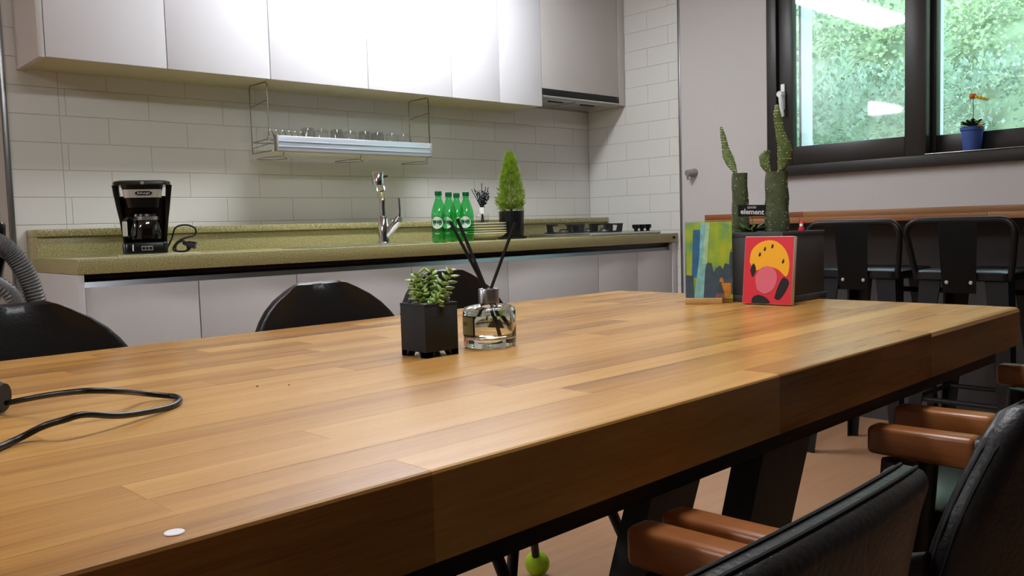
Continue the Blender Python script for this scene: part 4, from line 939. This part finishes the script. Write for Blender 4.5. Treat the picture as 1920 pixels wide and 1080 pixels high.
# ------------------------------------------------------------------ near armchairs (backs to the camera)
def armchair(x, y, rz, label, HWb=.195, taper=.07, tz=.05, p=2.2):
    t = thing('armchair', label, 'chair', (x, y, 0), rz, 'black armchairs along the near side of the table')
    z0, z1, th = .43, .760, .030
    def sh(u, z):
        k = max(0.0, min(1.0, (z1 - z) / .30)); return .085 * abs(u) ** 2.6 * (.12 + .88 * k ** .7) - .012 * (1 - k)
    def outline(z):
        f = max(0, (z - (z1 - tz)) / tz); return HWb * (1 - taper * f ** p)
    q = B()
    def S_(u, v, d):
        z = z0 + (z1 - z0) * v; z -= .010 * abs(u) ** 4 * v
        return Vector((outline(z) * u, sh(u, z) + d * th, z))
    n, m_ = 20, 12
    A = [[q.verts.new(S_(-1 + 2 * i / n, j / m_, 0)) for j in range(m_ + 1)] for i in range(n + 1)]
    D = [[q.verts.new(S_(-1 + 2 * i / n, j / m_, 1)) for j in range(m_ + 1)] for i in range(n + 1)]
    for i in range(n):
        for j in range(m_): q.faces.new((A[i][j], A[i + 1][j], A[i + 1][j + 1], A[i][j + 1])); q.faces.new((D[i][j], D[i][j + 1], D[i + 1][j + 1], D[i + 1][j]))
    for i in range(n): q.faces.new((A[i][m_], A[i + 1][m_], D[i + 1][m_], D[i][m_])); q.faces.new((A[i][0], D[i][0], D[i + 1][0], A[i + 1][0]))
    for j in range(m_): q.faces.new((A[0][j], A[0][j + 1], D[0][j + 1], D[0][j])); q.faces.new((A[n][j], D[n][j], D[n][j + 1], A[n][j + 1]))
    bmesh.ops.recalc_face_normals(q, faces=q.faces[:])
    ed = [e for e in q.edges if len(e.link_faces) == 2 and e.calc_face_angle() > math.radians(55)]
    bmesh.ops.bevel(q, geom=ed, offset=.011, segments=3, profile=.5, affect='EDGES')
    bk = obj('backrest', q, M['leather_near'], t, ang=70)
    for d in (.34, .66):                              # piping along both edges of the rim
        q = B(); pts = []
        for j in range(0, 11): pts.append(S_(-1, j / 10, d) + Vector((-.0002, 0, 0)))
        pts = [p for p in pts if p.z < z1 - .03]
        top = [S_(-1 + 2 * i / 24, 1, d) + Vector((0, 0, .0004)) for i in range(1, 24)]
        right = [Vector((-p.x, p.y, p.z)) for p in reversed(pts)]
        tube(q, pts + top + right, .0013, 6); obj('piping', q, M['stitch'], bk)
    q = B(); box(q, -.20, .20, .05, .40, .395, .465, .02, 3); obj('seat', q, M['seat_leather'], t)
    q = B(); box(q, -.195, .195, .05, .39, .365, .394, .003); obj('seat_frame', q, M['chair_metal'], t)
    for s in (-1, 1):
        q = B(); box(q, s * .232 - .0175, s * .232 + .0175, .165, .300, .590, .632, .0075, 3)
        for v in q.verts:
            if v.co.y > .27: v.co.z += (.612 - v.co.z) * .12 * (v.co.y - .27) / .03
        obj('armrest', q, M['arm_wood'], t)
        q = B(); rg = []
        for (yy, zc, hx, hz_) in ((.068, .60, .012, .036), (.09, .605, .019, .030), (.14, .607, .0200, .0255), (.1648, .6075, .0205, .0255)):
            rg.append([q.verts.new((s * (.232 - .028 * max(0, (.09 - yy) / .022)) + (abs(math.cos(a)) ** .6) * math.copysign(hx, math.cos(a)), yy, zc + (abs(math.sin(a)) ** .6) * math.copysign(hz_, math.sin(a)))) for a in [2 * PI * k / 16 for k in range(16)]])
        loft(q, rg); sl = obj('arm_sleeve', q, M['leather_near'], t, ang=60)
        q = B(); pts = [(s * .232 + (abs(math.cos(a)) ** .6) * math.copysign(.0208, math.cos(a)), .140, .607 + (abs(math.sin(a)) ** .6) * math.copysign(.0262, math.sin(a))) for a in [2 * PI * k / 20 for k in range(20)]]
        tube(q, pts, .0012, 5, closed=True); obj('seam', q, M['stitch'], sl)
        q = B(); tube(q, [(s * .232, .262, .584), (s * .226, .275, .40), (s * .222, .295, 0)], [.023, .021, .014], 12); obj('leg', q, M['chair_metal'], t)
        q = B(); tube(q, [(s * .185, .075, .40), (s * .205, .03, .0)], [.019, .012], 12); obj('leg', q, M['chair_metal'], t)
armchair(.398, .208, TH, 'black leather armchair in the foreground, its whole top edge in view', .166)
armchair(.915, .222, TH, 'black leather armchair at the lower right, cut by the frame edge', .198, .28, .11, 1.3)
armchair(1.52, .262, TH, 'black leather armchair farthest along the near side of the table')

# ------------------------------------------------------------------ far shell chairs (backs seen over the table)
def shell_chair(x, y, rz, label, foot=False):
    t = thing('shell_chair', label, 'chair', (x, y, 0), rz, 'black shell chairs on the far side of the table')
    q = B(); n, m_ = 24, 16
    zt = .372
    def f(u, v, d):
        if v < .42:                                   # seat: from front lip to the bend
            g = v / .42; yy = -.40 + .36 * g; z = .445 - .035 * math.sin(PI * g * .9) ; w = .200 - .01 * g
            y_ = yy; z_ = z + .05 * abs(u) ** 3 * g
        else:
            g = (v - .42) / .58; w = max(.002, .190 * (1 - g ** 3.6) ** .5) if g < 1 else .0
            y_ = -.04 + .075 * g - .07 * abs(u) ** 2 * (1 - g * .75); z_ = .432 + .388 * g + .05 * abs(u) ** 3 * (1 - g)
        return Vector((w * u, y_ + d * (.026 if v > .42 else .012), z_ - (d * .02 if v < .42 else 0)))
    A = [[q.verts.new(f(-1 + 2 * i / n, j / m_ if j < m_ else .991, 0)) for j in range(m_ + 1)] for i in range(n + 1)]
    D = [[q.verts.new(f(-1 + 2 * i / n, j / m_ if j < m_ else .991, 1)) for j in range(m_ + 1)] for i in range(n + 1)]
    for i in range(n):
        for j in range(m_): q.faces.new((A[i][j], A[i + 1][j], A[i + 1][j + 1], A[i][j + 1])); q.faces.new((D[i][j], D[i][j + 1], D[i + 1][j + 1], D[i + 1][j]))
    for i in range(n): q.faces.new((A[i][m_], A[i + 1][m_], D[i + 1][m_], D[i][m_])); q.faces.new((A[i][0], D[i][0], D[i + 1][0], A[i + 1][0]))
    for j in range(m_): q.faces.new((A[0][j], A[0][j + 1], D[0][j + 1], D[0][j])); q.faces.new((A[n][j], D[n][j], D[n][j + 1], A[n][j + 1]))
    bmesh.ops.remove_doubles(q, verts=q.verts[:], dist=.0004)
    sh = obj('shell', q, M['leather'], t, ang=80)
    md = sh.modifiers.new('soften', 'SUBSURF'); md.levels = 1; md.render_levels = 1
    q = B(); box(q, -.13, .13, -.33, -.09, .365, .388, .004); obj('under_frame', q, M['chair_metal'], t)
    for sx in (-1, 1):
        for sy in (0, 1):
            y0, y1 = (-.31, -.38) if sy == 0 else (-.11, -.02)
            q = B(); tube(q, [(sx * .115, y0, .385), (sx * (.245 if foot else .215), y1, .012 if not foot else .03)], [.013, .010], 10); lg = obj('leg', q, M['chair_metal'], t)
            q = B()
            if foot: ball(q, (sx * .247, y1, .0325), .0325, 1, 1, 1, 18, 12); obj('ball_foot', q, M['tennis'], lg, label='lime tennis-ball foot')
            else: lathe(q, [(0, 0), (.0125, 0), (.0125, .014), (.010, .016), (0, .016)], 12, (sx * .215, y1, 0)); obj('foot_cap', q, M['chair_metal'], lg)
shell_chair(.342, 1.484, .05, 'black leather shell chair at the left end of the far side')
shell_chair(.872, 1.482, .0, 'black leather shell chair in the middle of the far side, left of the succulent', False)
shell_chair(1.275, 1.60, .06, 'black shell chair on lime ball feet, behind the succulent and diffuser', True)

# ------------------------------------------------------------------ vacuum cleaner at the far left
t = thing('vacuum_cleaner', 'vacuum cleaner with a ribbed grey hose and black handle at the left', 'vacuum cleaner', (.42, 2.42, 0))
q = B(); loft(q, [rect_ring(q, .13, -.20, .20, .03, .07), rect_ring(q, .15, -.22, .22, .06, .08), rect_ring(q, .15, -.22, .22, .18, .08), rect_ring(q, .12, -.17, .17, .26, .08), rect_ring(q, .07, -.10, .10, .285, .05)]); obj('body', q, M['grey_plastic'], t)
for s in (-1, 1):
    q = B(); cyl(q, (s * .135, .08, .08), (s * .165, .08, .08), .08, .08, 24); obj('wheel', q, M['black_plastic'], t)
hp = spline([(-.02, -.03, .875), (.03, -.02, .905), (.075, -.01, .912), (.115, .0, .888), (.145, .0, .84), (.165, .0, .78), (.175, 0, .70), (.17, 0, .55), (.13, 0, .38), (.06, 0, .275)], 16)
q = B(); tube(q, hp, [.0225 + (.0022 if (k // 1) % 2 else -.0018) if k > 30 else .023 for k in range(len(hp))], 18); obj('hose', q, M['hose'], t, ang=70)
hp2 = spline([(-.20, -.02, .83), (-.10, -.02, .86), (-.03, .0, .845), (.07, -.02, .815), (.125, -.02, .745), (.13, .0, .60), (.04, .02, .45), (.0, .02, .27)], 18)
q = B(); tube(q, hp2, [.0195 + (.002 if k % 2 else -.0016) for k in range(len(hp2))], 16); obj('hose', q, M['hose'], t, ang=70)
q = B(); tube(q, spline([(.06, .04, .72), (.075, .04, .80), (.09, .035, .87), (.098, .03, .92), (.100, .03, .957)], 4), [.030] * 5 + [.026] * 4 + [.020] * 7 + [.016], 16); obj('handle', q, M['black_plastic'], t)
q = B(); tube(q, [(.06, .04, .72), (-.05, -.05, .05)], .0165, 14); obj('wand', q, M['steel'], t)
q = B(); box(q, -.16, .06, -.10, .0, .0, .05, .012); obj('floor_head', q, M['black_plastic'], t)
